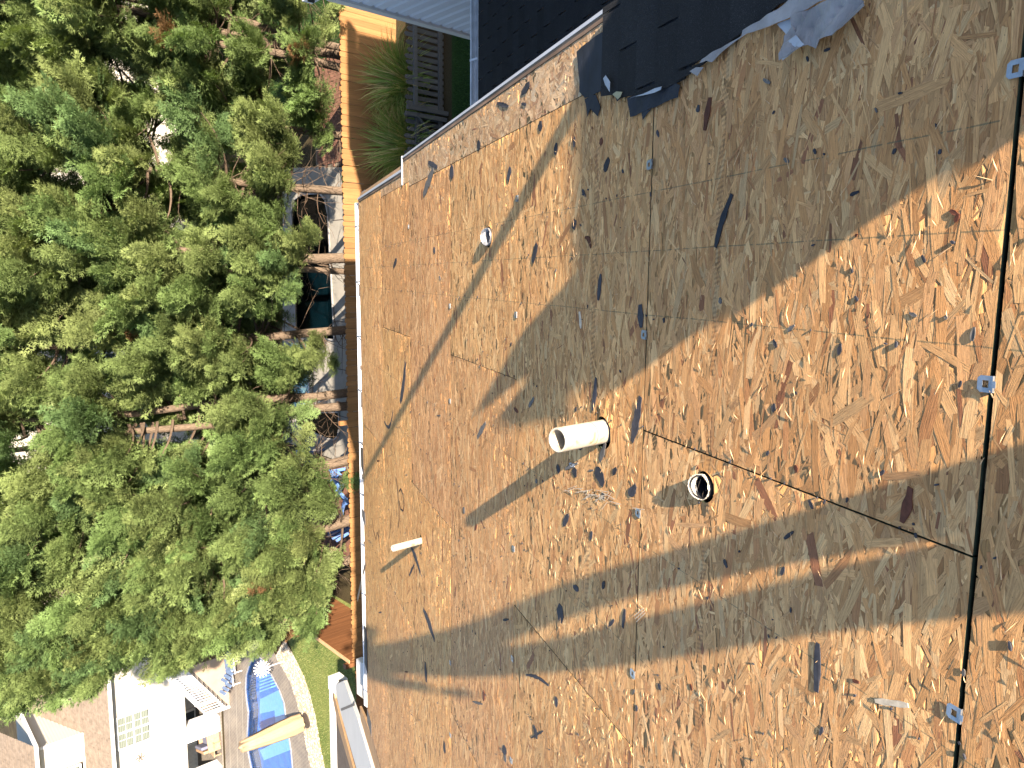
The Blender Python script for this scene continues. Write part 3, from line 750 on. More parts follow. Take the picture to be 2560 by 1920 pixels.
of = np.array([(0, 2, 5), (2, 1, 6), (1, 3, 7), (3, 0, 8), (5, 2, 6), (6, 1, 7), (7, 3, 8), (8, 0, 5), (5, 6, 4), (6, 7, 4), (7, 8, 4), (8, 5, 4)])
a = r.uniform(0, 6.28, n); sx = r.uniform(.025, .07, n); sy = sx*r.uniform(.6, 1, n); sz = sx*.55
ca, sa = np.cos(a), np.sin(a); O = octa[None]*np.stack([sx, sy, sz], 1)[:, None, :]
Vx = O[..., 0]*ca[:, None]-O[..., 1]*sa[:, None]+PS[:, 0:1]; Vy = O[..., 0]*sa[:, None]+O[..., 1]*ca[:, None]+PS[:, 1:2]
V = np.stack([Vx, Vy, O[..., 2]+0.012], 2).reshape(-1, 3); F = (np.arange(n)[:, None, None]*9+of[None]).reshape(-1, 3)
pc = np.array([(0.33, 0.30, 0.25), (0.30, 0.24, 0.15), (0.20, 0.185, 0.165), (0.42, 0.40, 0.35)])[r.integers(0, 4, n)]*r.uniform(.8, 1.1, (n, 1))
tp = NT('pebbles'); tp.col(tp.n('ShaderNodeAttribute', attribute_name='col').outputs['Color']).rough(0.7, 0.3)
o = meshnp('pebbles', V, F, tp.m, None, None, np.repeat(pc, 9, axis=0), smooth=True); o['kind'] = 'stuff'; tag(o, 'strip of pale river pebbles between the blue pool and the lawn', 'pebbles')
# closed umbrella
b = at_z(768, 1800, 0.0); ux, uy = b[0], b[1]
UH = None
for k in range(200):
    z = 1+k*0.02; q = RW.T @ (np.array([ux, uy, z])-CAMP)
    if q[0]/q[2]*FPX+CX < 596: UH = z; break
UH = UH or 3.2
e = empty('closed_umbrella', (ux, uy, 0), 'closed beige patio umbrella standing between the blue pool and the pebbles', 'umbrella')
m = MB(); V = []; F = []; SG = 24; RZ = [0.25, 0.6, 1.0, 1.5, 2.0, 2.5, UH*.88, UH*.97, UH]
RR = [0.30, .33, .31, .27, .22, .17, .10, .05, .012]
for i, z in enumerate(RZ):
    for k in range(SG):
        aa = 2*math.pi*k/SG; rr_ = RR[i]*(1+0.16*math.sin(aa*8+i*.35)); V.append((rr_*math.cos(aa), rr_*math.sin(aa), z))
for i in range(len(RZ)-1):
    for k in range(SG): F.append((i*SG+k, i*SG+(k+1) % SG, (i+1)*SG+(k+1) % SG, (i+1)*SG+k))
m.add(V, F).build('canopy', M_BEIGE, e, Matrix.Translation((ux, uy, 0)), True)
MB().tube([(ux, uy, 0), (ux, uy, UH)], .025).build('pole', M_BROWNF, e)
lathe([(0, .0), (.28, .0), (.28, .07), (.05, .12), (.04, .3)], 20).build('base', M_POT, e, Matrix.Translation((ux, uy, 0)))
lathe([(.215, .0), (.235, .02), (.235, .06), (.215, .08)], 20).build('strap', M_BROWNF, e, Matrix.Translation((ux, uy, 1.75)))
# garden spinner / white petals
sp = at_z(655, 1672, 0.9)
e = empty('garden_spinner', (sp[0], sp[1], 0), 'round white petalled garden spinner in front of the blue pool steps', 'garden spinner')
MB().tube([(sp[0], sp[1], 0), (sp[0], sp[1], 1.0)], .02).build('pole', M_WHITE, e)
pr = None
Q = Vector(CAMP - sp).normalized().to_track_quat('Z', 'Y').to_matrix().to_4x4()
for ring, (rr_, nn) in enumerate(((.09, 8), (.17, 12), (.25, 16))):
    for k in range(nn):
        aa = 2*math.pi*k/nn+ring*.17
        M = Matrix.Translation(sp) @ Q @ Matrix.Rotation(aa, 4, 'Z') @ Matrix.Translation((rr_, 0, 0.03*ring)) @ Matrix.Rotation(.5, 4, 'X')
        if pr is None: pr = MB().prism([(-.05, -.01), (.0, -.028), (.05, -.02), (.06, 0), (.05, .02), (0, .028), (-.05, .01)], -.004, .004).build('petal', M_WHITE, e, M)
        else: inst(pr, 'petal', e, M)
lathe([(0, .03), (.05, .02), (.05, -.02), (0, -.03)], 12).build('hub', M_METAL, e, Matrix.Translation(sp) @ Q)
# blue lounge chairs
for k, (px_, py_) in enumerate(((596, 1652), (592, 1682))):
    b = at_z(px_, py_, 0.0)
    e = empty('lounge_chair', (b[0], b[1], 0), ('blue slatted lounge chair under the branches by the blue pool' if k == 0 else 'blue slatted lounge chair closest to the white stair rail'), 'lounge chair', 'blue lounge chairs')
    M = Matrix.Translation((b[0], b[1], 0)) @ Matrix.Rotation(math.radians(100), 4, 'Z'); ps = None
    for s_ in range(9):
        if s_ < 6: Ms = M @ Matrix.Translation((0, s_*.16-.6, .35))
        else: Ms = M @ Matrix.Translation((0, .38+(s_-6)*.12, .42+(s_-6)*.13)) @ Matrix.Rotation(.85, 4, 'X')
        if ps is None: ps = MB().box(-.32, .32, -.065, .065, -.015, .015).build('slat', M_BLUEL, e, Ms)
        else: inst(ps, 'slat', e, Ms)
    for sx in (-.3, .3):
        MB().box(sx-.02, sx+.02, -.7, .4, .29, .335).build('side_rail', M_WHITE, e, M)
        for sy in (-.6, .35): MB().box(sx-.02, sx+.02, sy-.02, sy+.02, 0, .29).build('leg', M_WHITE, e, M)

# ------------------------------------------------------------------ houses
def siding(m, axis, c, a0, a1, z0, z1, face, step=0.115, holes=()):
    """lap siding courses as wedge strips; axis 'Y' wall at y=c spanning x a0..a1 facing `face` (-1/+1)"""
    z = z0
    while z < z1-1e-3:
        zt = min(z+step, z1)
        segs = [(a0, a1)]
        for h0, h1, hz0, hz1 in holes:
            if zt > hz0+.01 and z < hz1-.01:
                ns = []
                for s0, s1 in segs:
                    if h1 <= s0 or h0 >= s1: ns.append((s0, s1)); continue
                    if h0 > s0: ns.append((s0, h0))
                    if h1 < s1: ns.append((h1, s1))
                segs = ns
        for s0, s1 in segs:
            o1, o2 = c+face*(0.014+step*.07), c+face*0.004
            if step > .15:
                zm = z+(zt-z)*.62; za_ = z+(zt-z)*.86; o3 = c-face*.006
                V = [(o1, s0, z), (o1, s1, z), (o1-face*.004, s1, zm), (o1-face*.004, s0, zm), (o3, s1, za_), (o3, s0, za_), (o3, s1, zt), (o3, s0, zt), (c-face*.012, s0, z), (c-face*.012, s1, z)]
                if axis == 'Y': V = [(b_, a_, z_) for a_, b_, z_ in V]
                m.add(V, [(0, 1, 2, 3), (3, 2, 4, 5), (5, 4, 6, 7), (0, 8, 9, 1)]); continue
            if axis == 'Y': V = [(s0, o1, z), (s1, o1, z), (s1, o2, zt), (s0, o2, zt), (s0, c-face*.01, z), (s1, c-face*.01, z), (s1, c-face*.01, zt), (s0, c-face*.01, zt)]
            else: V = [(o1, s0, z), (o1, s1, z), (o2, s1, zt), (o2, s0, zt), (c-face*.01, s0, z), (c-face*.01, s1, z), (c-face*.01, s1, zt), (c-face*.01, s0, zt)]
            m.add(V, [(0, 1, 2, 3), (0, 4, 5, 1), (3, 2, 6, 7), (0, 3, 7, 4), (1, 5, 6, 2)])
        z = zt
    return m
def window(par, x0, x1, z0, z1, y, cols_=4, rows=4, name='window', glass=None):
    f = MB(); w = .07
    f.box(x0-w, x0, y-.05, y+.02, z0-w, z1+w).box(x1, x1+w, y-.05, y+.02, z0-w, z1+w).box(x0, x1, y-.05, y+.02, z0-w, z0).box(x0, x1, y-.05, y+.02, z1, z1+w)
    f.box((x0+x1)/2-.035, (x0+x1)/2+.035, y-.04, y+.02, z0, z1).box(x0, x1, y-.045, y+.02, (z0+z1)/2-.03, (z0+z1)/2+.03)
    fr = f.build(name, M_WHITE, par)
    px = (x1-x0)/2; pzh = (z1-z0)/2
    for i in range(2):
        for j in range(2):
            xa = x0+i*px+.03; xb = x0+(i+1)*px-.03; za = z0+j*pzh+.03; zb = z0+(j+1)*pzh-.03
            MB().box(xa, xb, y-.005, y+.005, za, zb).build('pane', glass or M_WIN, fr)
            g = MB()
            g.box((xa+xb)/2-.009, (xa+xb)/2+.009, y-.018, y-.006, za, zb).box(xa, xb, y-.0185, y-.0065, (za+zb)/2-.009, (za+zb)/2+.009)
            g.build('grille', M_WHITE, fr)
    return fr
# --- white house far left
HY = 33.0
h = empty('white_house', (-24, HY, 0), 'cream sided two-storey house with tan shingle roofs behind the blue pool', 'house')
wv = at_y(293, 1797, HY); wv2 = at_y(375, 1846, HY)
WX0, WX1, WZ0, WZ1 = -19.80, -18.43, wv2[2], wv[2]
m = MB(); siding(m, 'Y', HY, -32, -9, 1.76, 4.5, -1, 0.11, [(WX0-.07, WX1+.07, WZ0-.07, WZ1+.07)])
m.box(-32, WX0-.07, HY+.011, HY+.15, 1.76, 4.5).box(WX1+.07, -9, HY+.011, HY+.15, 1.76, 4.5).box(WX0-.07, WX1+.07, HY+.011, HY+.15, WZ1+.07, 4.5).box(WX0-.07, WX1+.07, HY+.011, HY+.15, 1.76, WZ0-.07)
m.build('wall', M_SIDING, h)
window(h, WX0, WX1, WZ0, WZ1, HY+.02)
MB().box(-32, -9, HY-.03, HY+.05, 1.64, 1.757).build('trim_band', M_WHITE, h)
MB().box(-32, -9, HY+3.2, HY+3.3, -.1, 1.64).build('porch_back_wall', simple('porch_grey', (0.35, 0.35, 0.35), .7), h)
MB().box(-32, -9, HY+.05, HY+3.2, 1.5, 1.637).build('porch_ceiling', M_SIDING, h)
MB().box(-32, -9, HY-.1, HY+3.2, -.1, 0.03).build('porch_floor', M_STAMP, h)
for x0, x1 in ((-20.72, -19.98), (-23.3, -22.42), (-17.9, -17.4), (-14.6, -14.1)):
    MB().box(x0, x1, HY-.02, HY+.6, .031, 1.638).build('column', M_WHITE, h, bevel=.01)
for x0 in (-19.3, -21.9): # sliding doors at the back of the porch
    f = MB().box(x0-.9, x0+.9, HY+3.12, HY+3.19, .05, 1.45).build('patio_door', M_WHITE, h)
    for s_ in (0, 1): MB().box(x0-.82+s_*.85, x0-.03+s_*.85, HY+3.10, HY+3.117, .12, 1.38).build('pane', M_GLASSD, f)
MB().box(-32, -8.7, HY-.42, HY-.30, 4.50, 4.62).box(-32, -8.7, HY-.30, HY-.02, 4.50, 4.515).build('gutter', M_WHITE, h)
# lower roof with shingle courses as steps
def shingle_roof(par, x0, x1, y0, z0, y1, pitch, mat, course=.145, name='roof', dx=0.28):
    m = MB(); y = y0; L = math.hypot(1, pitch); k = 0
    while y < y1:
        yn = min(y+course/L, y1); z = z0+(y-y0)*pitch; zn = z0+(yn-y0)*pitch
        off = (k % 2)*dx/2; xx = x0-off
        while xx < x1:
            xa = max(x0, xx); xb = min(x1, xx+dx); t_ = rnd.choice((.006, .014, .02))
            if xb-xa > .01: m.add([(xa, y, z+t_), (xb, y, z+t_), (xb, yn, zn+t_*.4), (xa, yn, zn+t_*.4), (xa, y, z-.01), (xb, y, z-.01)], [(0, 1, 2, 3), (0, 4, 5, 1)])
            xx += dx
        y = yn; k += 1
    o = m.build(name, mat, par); return o
shingle_roof(h, -26, -14, HY-.32, 4.63, HY+5, .4167, M_TAN)
MB().prism([(HY-.32, 4.48), (HY+5, 4.48), (HY+5, 6.83), (HY-.3, 4.6)], -26, -9, M=Matrix(((0, 0, 1, 0), (1, 0, 0, 0), (0, 1, 0, 0), (0, 0, 0, 1)))).build('roof_core', M_TAN, h)
# upper storey
UY = 34.25; UX = -19.25
m = MB(); siding(m, 'Y', UY, -30, UX, 5.15, 7.0, -1, .11, [(-21.9, -20.45, 5.45, 6.35)]); siding(m, 'X', UX, UY, 39, 5.15, 7.0, 1, .11)
m.box(-30, UX-.012, UY+.4, 39, 4.8, 7.0).build('upper_wall', M_SIDING, h)
window(h, -21.75, -20.6, 5.52, 6.28, UY+.02)
MB().box(UX-.05, UX+.04, UY-.04, UY+.05, 5.15, 7.0).build('corner_trim', M_WHITE, h)
MB().box(-30, UX+.42, UY-.46, UY-.36, 7.0, 7.13).box(UX+.32, UX+.42, UY-.36, 39, 7.0, 7.13).build('upper_gutter', M_WHITE, h)
MB().box(-30, UX+.32, UY-.36, 39, 6.98, 6.999).build('soffit', M_SIDING, h)
shingle_roof(h, -28, UX+.4, UY-.36, 7.14, UY+7, .4167, M_TAN)
# wall ornament, outlet
o_ = at_y(350, 1893, HY)
e = empty('wall_ornament', (o_[0], HY-.05, o_[2]), 'small dark metal sprig ornament on the cream siding', 'ornament')
m = MB()
for k in range(6):
    aa = k*1.05+.4; m.tube([(o_[0], HY-.04, o_[2]), (o_[0]+.12*math.cos(aa), HY-.04, o_[2]+.12*math.sin(aa)), (o_[0]+.2*math.cos(aa+.4), HY-.04, o_[2]+.2*math.sin(aa+.4))], [.012, .02, .006], 6)
m.build('sprig', M_POT, e)
# stair with white rails in front of the porch
ft = at_z(574, 1764, 0.0); SY = ft[1]; SX = ft[0]
e = empty('porch_stair', (SX, SY, 0), 'white railed stair climbing in front of the porch beside the blue pool', 'stair')
NS = 9
for k in range(NS): MB().box(SX+k*.27, SX+(k+1)*.27+.02, SY, SY+1.05, .19*(k+1)-.03, .19*(k+1)).build('tread', M_STAMP, e)
for yy in (SY-.03, SY+1.05):
    MB().prism([(SX, 0), (SX+NS*.27, 0), (SX+NS*.27, .19*NS-.02), (SX, .02)], yy, yy+.03, M=Matrix(((1, 0, 0, 0), (0, 0, 1, 0), (0, 1, 0, 0), (0, 0, 0, 1)))).build('stringer', M_TANP, e)
    MB().bar((SX-.02, yy, 1.02), (SX+NS*.27, yy, .19*NS+.98), .07, .09).build('top_rail', M_WHITE, e)
    MB().bar((SX-.02, yy, .2), (SX+NS*.27, yy, .19*NS+.16), .05, .06).build('bottom_rail', M_WHITE, e)
    MB().box(SX-.07, SX+.03, yy-.05, yy+.05, 0, 1.15).build('newel_post', M_WHITE, e)
    bl = None
    for k in range(19):
        M = Matrix.Translation((SX+.1+k*.125, yy, .2+.088*k))
        if bl is None: bl = MB().box(-.02, .02, -.02, .02, 0.02, .83).build('baluster', M_WHITE, e, M)
        else: inst(bl, 'baluster', e, M)
MB().box(SX+NS*.27, SX+NS*.27+6, SY-.03, HY-.15, 1.60, 1.72).build('landing', M_TANP, e)
# porch furniture
def arm_chair(x, y, rz, label):
    e = empty('patio_sofa', (x, y, 0.03), label, 'patio sofa', 'porch furniture')
    M = Matrix.Translation((x, y, .035)) @ Matrix.Rotation(rz, 4, 'Z')
    MB().box(-.55, .55, -.4, .4, .0, .3).build('base', M_BROWNF, e, M, bevel=.02)
    MB().box(-.55, .55, .4, .52, 0, .75).build('backrest', M_BROWNF, e, M, bevel=.02)
    for s_ in (-1, 1): MB().box(s_*.6-.05, s_*.6+.05, -.4, .52, 0, .55).build('armrest', M_BROWNF, e, M, bevel=.02)
    MB().box(-.5, .5, -.36, .38, .301, .42).build('cushion', M_CUSH, e, M, bevel=.03)
    MB().box(-.45, .45, .22, .36, .43, .8).build('pillow', M_CUSH, e, M, bevel=.05)
arm_chair(-21.3, HY+.75, 1.9, 'brown wicker sofa with a dark cushion between the white porch columns')
arm_chair(-18.9, HY+.9, 1.4, 'brown wicker sofa behind the white stair rail on the porch')
e = empty('patio_table', (-21.5, HY+.2, .03), 'low brown slatted table at the porch edge', 'table')
MB().box(-21.9, -21.2, HY-.02, HY+.55, .33, .37).build('tabletop', M_BROWNF, e)
for dx_ in (-21.85, -21.25):
    for dy_ in (.02, .5): MB().box(dx_-.025, dx_+.025, HY+dy_-.02, HY+dy_+.02, .031, .33).build('leg', M_BROWNF, e)

# --- pale house behind the trees (seen through gaps)
BY = 34.0
h2 = empty('pale_house', (0, BY, 0), 'pale sided two-storey house glimpsed through the tree row', 'house')
wtop = at_y(2, 455, BY)
wins = [(wtop[0]-.55, wtop[0]+.75, wtop[2]-.85, wtop[2]+.55), (-1.2, 0.4, 5.0, 6.3), (-4.8, -3.2, 3.2, 4.6), (6.2, 7.4, 4.6, 5.8)]
m = MB(); siding(m, 'Y', BY, -8.5, 12, .1, 7.6, -1, .16, [(a-.07, b+.07, c_-.07, d_+.07) for a, b, c_, d_ in wins])
m.box(-8.5, 12, BY+.1, BY+9, 0, 7.6).build('wall', M_SIDING, h2)
for a, b, c_, d_ in wins: window(h2, a, b, c_, d_, BY+.02, glass=M_GLASSD if a < 0 else None)
MB().box(-8.8, 12.3, BY-.5, BY-.38, 7.5, 7.62).build('gutter', M_WHITE, h2)
MB().prism([(BY-.4, 7.61), (BY+9.4, 7.61), (BY+4.5, 9.7)], -8.8, 12.3, M=Matrix(((0, 0, 1, 0), (1, 0, 0, 0), (0, 1, 0, 0), (0, 0, 0, 1)))).build('roof', M_TAN, h2)
MB().box(-5.5, -4.1, BY-.06, BY-.0225, .1, 2.3).build('garage_door', M_GLASSD, h2)
MB().box(-2.1, -2.0, BY-.1, BY-.0225, .1, 7.4).build('downspout', M_WHITE, h2)

# --- neighbouring house at the right: siding wall, gutter
PIT = 0.4167
def neighbour(name, x0, x1, ze, label, y1=7.6, yr=-1.0, cat='house'):
    h = empty(name, (x0, y1, 0), label, cat)
    m = MB(); siding(m, 'X', x0, yr-6, y1, 0.0, ze-.05, -1, .152); siding(m, 'Y', y1, x0, x1, 0.0, ze-.05, 1, .152)
    m.box(x0+.014, x1-.01, yr-6, y1-.014, 0, ze-.051)
    zr = ze-.05+PIT*(y1-yr); Mx = Matrix(((0, 0, 1, 0), (1, 0, 0, 0), (0, 1, 0, 0), (0, 0, 0, 1)))
    m.build('wall', M_SIDINGB, h)
    MB().prism([(y1, ze-.05), (yr, zr), (yr-6.5, ze-.3), (y1, ze-.3)], x0+.01, x1-.01, M=Mx).build('gable_wall', M_SIDINGB, h)
    MB().prism([(y1+.3, ze-.05), (y1+.3, ze+.03), (yr, zr+.22), (yr, zr+.08)], x0-.02, x1+.05, M=Mx).build('roof_slope', M_SHINGLE2, h)
    MB().prism([(yr-.001, zr+.22), (yr-.001, zr+.08), (yr-8, ze-.1), (yr-8, ze)], x0-.02, x1+.05, M=Mx).build('roof_slope', M_SHINGLE2, h)
    MB().box(x0-.05, x0+.04, y1-.05, y1+.05, 0, ze-.06).build('corner_trim', M_VINYL, h)
    MB().box(x0+.02, x1, y1+.32, y1+.44, ze-.10, ze+.02).box(x0+.02, x1, y1+.10, y1+.32, ze-.10, ze-.085).build('gutter', M_GUT, h)
    return h
neighbour('neighbour_house', 2.92, 6.15, CAMZ-4.17, 'house with a shade-tinted white lap-sided wall at the upper right corner')
neighbour('neighbour_house', 8.75, 11.9, CAMZ-4.84, 'farther house of the same row, standing to the right beyond the frame edge')

# --- lower dark roof between our rake and the neighbour's wall
dr_off = -1.0
gY = 5.97
dr = empty('lower_roof', (1.9, 3.5, 0), 'lower roof of black three-tab shingles in shade beyond the rake, with a white gutter', 'roof')
def dpl(Y): return CAMZ + (-1.353 - 1.084) - PIT*Y
zg = dpl(gY)
MB().prism([(gY, zg-.02), (gY, zg-.2), (-3, dpl(-3)-.2), (-3, dpl(-3)-.02)], 0.96, 2.89, M=Matrix(((0, 0, 1, 0), (1, 0, 0, 0), (0, 1, 0, 0), (0, 0, 0, 1)))).build('deck', M_OLDWOOD, dr)
cb = None; L_ = math.hypot(1, PIT); nC = 0; ang = -math.atan(PIT); rest = MB()
y = gY-.001; row = 0
while y > -1.0:
    ex = .142; yb_ = y-ex/L_
    xx = .97-(row % 2)*.152
    while xx < 2.87:
        xa = max(.97, xx+.004); xb = min(2.87, xx+.305-.004)
        if xb-xa > .03:
            M = Matrix.Translation((xa, y, dpl(y)+.004)) @ Matrix.Rotation(ang, 4, 'X')
            full = abs(xb-xa-.297) < .002
            if full and nC < 280 and y > .5:
                if cb is None: cb = MB().add([(0, 0, -.012), (.297, 0, -.012), (0, 0, 0.004), (.297, 0, 0.004), (0, -.15, -.006), (.297, -.15, -.006)], [(0, 1, 3, 2), (2, 3, 5, 4)]).build('shingle_tab', M_SHINGLE2, dr, M)
                else: inst(cb, 'shingle_tab', dr, M)
                nC += 1
            else:
                V = [tuple(M @ Vector(p)) for p in ((0, 0, -.012), (xb-xa, 0, -.012), (0, 0, 0.004), (xb-xa, 0, 0.004), (0, -.15, -.006), (xb-xa, -.15, -.006))]
                rest.add(V, [(0, 1, 3, 2), (2, 3, 5, 4)])
        xx += .305
    y = yb_; row += 1
rest.build('shingles', M_SHINGLE2, dr)['kind'] = 'stuff'
def gutter_mb(x0, x1, y, z):
    m = MB()   # open K-style trough: back, floor, outer face, rolled lips
    m.box(x0, x1, y, y+.004, z-.11, z).box(x0, x1, y+.004, y+.09, z-.11, z-.106).box(x0, x1, y+.09, y+.094, z-.11, z-.05)
    m.box(x0, x1, y+.094, y+.118, z-.054, z-.05).box(x0, x1, y+.114, y+.118, z-.05, z-.005).box(x0, x1, y+.100, y+.118, z-.005, z)
    m.box(x0-.003, x0, y, y+.118, z-.11, z-.001).box(x1, x1+.003, y, y+.118, z-.11, z-.001); return m
gutter_mb(.97, 2.88, gY+.02, zg+.0).build('gutter', M_GUT, dr)
for xx in (1.5, 2.1, 2.7): MB().box(xx-.01, xx+.01, gY+.02, gY+.14, zg-.002, zg+.004).build('gutter_strap', M_GUT, dr)

# ------------------------------------------------------------------ our house: the stripped roof
RT = 8.60; HX0 = -5.30; HXR = .90
eave = roofp(0, RT)
hs = empty('stripped_house', (0, 7.0, 0), 'house whose roof is stripped to bare golden strand-board, sloping down to a white gutter', 'house')
wy1 = float(eave[1])-.35; wz1 = float(eave[2])-.25
mx = MB(); siding(mx, 'Y', wy1, HX0+.35, HXR-.25, 0, wz1, 1, .19); siding(mx, 'X', HXR-.25, -8, wy1, 0, wz1, 1, .19); siding(mx, 'X', HX0+.35, -8, wy1, 0, wz1, -1, .19)
mx.box(HX0+.37, HXR-.27, -8, wy1-.02, 0, wz1).build('wall', M_SIDINGB, hs)

ROWS = [(-2.4, -.26, [-.5, 1.9]), (-.255, .972, [-1.64, .8]), (.983, 2.203, [-.497, 1.94]), (2.209, 3.453, [-1.637, .69]), (3.457, 4.697, [-.487, .695]),
        (4.701, 5.94, [-1.637, .70]), (5.943, 7.19, [-.47, .715]), (7.193, RT, [-1.64, .9])]
HOLES = []   # (X, t, r)
def addhole(x, y, r_, stretch=1.0):
    X, t = rs(x, y); HOLES.append((X, t, r_, stretch)); return X, t
PIPE1 = rs(1506, 1079); HOLES.append((PIPE1[0]-.006, PIPE1[1]-.004, .062, 1.05))
PIPE2 = rs(1053, 1352); HOLES.append((PIPE2[0]+.006, PIPE2[1], .036, 1.0))
DUCT1 = rs(1762, 1218); HOLES.append((DUCT1[0], DUCT1[1], .046, 1.0))
DUCT2 = rs(1222, 592); HOLES.append((DUCT2[0], DUCT2[1], .055, 1.0))
PAL = np.array([(0.55, 0.320, 0.140), (0.61, 0.375, 0.172), (0.49, 0.265, 0.108), (0.67, 0.440, 0.215), (0.53, 0.305, 0.140), (0.40, 0.200, 0.085), (0.25, 0.110, 0.055), (0.58, 0.390, 0.200)])
PW = np.array([.24, .2, .2, .07, .16, .06, .015, .05]); PW = PW/PW.sum()
def osb_panel(x0, x1, t0, t1, seed, pale=False, dens=1.0):
    rng = np.random.default_rng(seed)
    area = (x1-x0)*(t1-t0); n = int(area*2600*dens)
    X = rng.uniform(x0, x1, n); T_ = rng.uniform(t0, t1, n)
    big = rng.uniform(0, 1, n)
    L = np.where(big > .35, rng.uniform(.06, .17, n), rng.uniform(.025, .08, n)); W = np.where(big > .62, rng.uniform(.010, .032, n), rng.uniform(.0025, .011, n))
    ang = rng.normal(0, math.radians(20), n); far = rng.uniform(0, 1, n) < .12; ang[far] = rng.uniform(-1.5, 1.5, far.sum())
    if pale: ang = rng.uniform(-1.5, 1.5, n)
    order = rng.permutation(n)
    z = (order/n)*0.0007 + .0002
    tl = rng.normal(0, .0011, n); tw = rng.normal(0, .0050, n)
    us = np.array([-.5, -.17, .17, .5]); V = np.zeros((n, 8, 3)); UV = np.zeros((n, 8, 2))
    ca, sa = np.cos(ang), np.sin(ang)
    curve = rng.normal(0, .00025, n); clipped = np.zeros(n, bool)
    for i, u in enumerate(us):
        wl_ = 1-(rng.uniform(0, .5, n) if i in (0, 3) else rng.uniform(0, .12, n))
        sh = rng.normal(0, .12, n)*W if i in (0, 3) else 0
        for j, s_ in enumerate((-.5, .5)):
            lu = u*L + (rng.normal(0, .16, n)*W if i in (0, 3) else 0); lv = s_*W*wl_+sh
            xx = X+lu*ca-lv*sa; tt = T_+lu*sa+lv*ca
            V[:, i*2+j, 0] = np.clip(xx, x0, x1); V[:, i*2+j, 1] = np.clip(tt, t0, t1)
            V[:, i*2+j, 2] = z + lu*tl + lv*tw + curve*(1-4*u*u)
            cl = (xx < x0) | (xx > x1) | (tt < t0) | (tt > t1); clipped |= cl
            UV[:, i*2+j, 0] = lu+big*3.7; UV[:, i*2+j, 1] = lv + order*0.013 % 7.0
    V[clipped, :, 2] = (.0002+order[clipped]/n*.0005)[:, None]
    V[:, :, 2] = np.clip(V[:, :, 2], -.0002, .0045)
    keep = np.ones(n, bool)
    for hx, ht, hr, st in HOLES:
        dmin = np.min(np.hypot(V[:, :, 0]-hx, V[:, :, 1]-ht), axis=1); keep &= ~((dmin < hr*1.02) | (np.hypot(X-hx, T_-ht) < hr*1.0))
    V = V[keep]; UV = UV[keep]; n = len(V)
    c = PAL[rng.choice(len(PAL), n, p=PW)]*rng.uniform(.76, 1.2, (n, 1))
    c = c*rng.uniform(.93, 1.07)*np.array([1, rng.uniform(.97, 1.03), rng.uniform(.93, 1.07)])
    if pale: c = c*np.array([.98, 1.05, 1.25])
    C_ = np.repeat(c, 8, axis=0)
    F = (np.arange(n)[:, None, None]*8 + np.array([(0, 2, 3, 1), (2, 4, 5, 3), (4, 6, 7, 5)])[None]).reshape(-1, 4)
    # the board itself
    m = MB(); hl = []
    for hx, ht, hr, st in HOLES:
        if x0 < hx-hr and hx+hr < x1 and t0 < ht-hr and ht+hr < t1:
            hl.append([(hx+hr*math.cos(a)*(1+.04*math.sin(3*a)), ht+hr*st*math.sin(a)) for a in [2*math.pi*k/22 for k in range(22)]])
    m.prism([(x0, t0), (x1, t0), (x1, t1), (x0, t1)], -.0115, 0, hl)
    bv = np.array(m.v); nv0 = len(V)*8
    me = bpy.data.meshes.new('osb_panel')
    AV = np.concatenate([V.reshape(-1, 3), bv]).astype(np.float32)
    faces4 = F; bf = m.f
    loops = np.concatenate([faces4.ravel(), np.array([i+nv0 for f in bf for i in f])]).astype(np.int32)
    cnt = np.array([4]*len(faces4)+[len(f) for f in bf]); st = np.concatenate([[0], np.cumsum(cnt)[:-1]]).astype(np.int32)
    me.vertices.add(len(AV)); me.vertices.foreach_set('co', AV.ravel()); me.loops.add(len(loops)); me.loops.foreach_set('vertex_index', loops)
    me.polygons.add(len(cnt)); me.polygons.foreach_set('loop_start', st); me.update(calc_edges=True)
    a = me.attributes.new('col', 'FLOAT_COLOR', 'POINT'); c4 = np.ones((len(AV), 4), np.float32); c4[:len(C_), :3] = C_; c4[len(C_):, :3] = (0.40, 0.23, 0.10); a.data.foreach_set('color', c4.ravel())
    uvv = np.concatenate([UV.reshape(-1, 2), bv[:, :2]]).astype(np.float32); u = me.uv_layers.new(name='UVMap'); u.data.foreach_set('uv', uvv[loops].ravel())
    me.materials.append(M_OSBL if pale else M_OSB); me.materials.append(M_EDGE)
    mi = [0]*len(faces4)
    for f in bf:
        zs = [m.v[i][2] for i in f]; mi.append(0 if min(zs) > -.001 else 1)
    me.polygons.foreach_set('material_index', mi)
    o = bpy.data.objects.new('osb_panel', me); place(o, hs, RM); return o
sd = 100
def vis_dens(x0, x1, t0, t1):
    if t1 < .7: return .05
    return 1.0
for ri, (t0, t1, seams) in enumerate(ROWS):
    xs = [HX0]
    s0 = seams[0]
    k = s0
    while k-2.44 > HX0+.3: k -= 2.44
    while k < HXR-.25:
        xs.append(k); k += 2.44
    right = HXR if t1 < 6.3 else .79
    if ri in (3, 4, 5): xs = [q for q in xs if q < .5]+[.685]
    if ri == 6: xs = [q for q in xs if q < .5]+[.72]
    xs = sorted(set(xs))+[right if ri < 6 else .80]
    if ri < 2: xs = sorted(set([q for q in xs if q < .8]))+[2.7]
    for a, b in zip(xs[:-1], xs[1:]):
        g = (.0018, .0011, .0026)[sd % 3]
        pale = (ri in (3, 4, 5) and a > .6)
        if ri == 6 and a > .6:
            osb_panel(a+g, HXR, t0, 6.16, sd, True); osb_panel(a+g, b, 6.163, t1, sd+1, True); sd += 2; continue
        osb_panel(a+g, b-g, t0, t1, sd, pale, vis_dens(a, b, t0, t1)); sd += 1
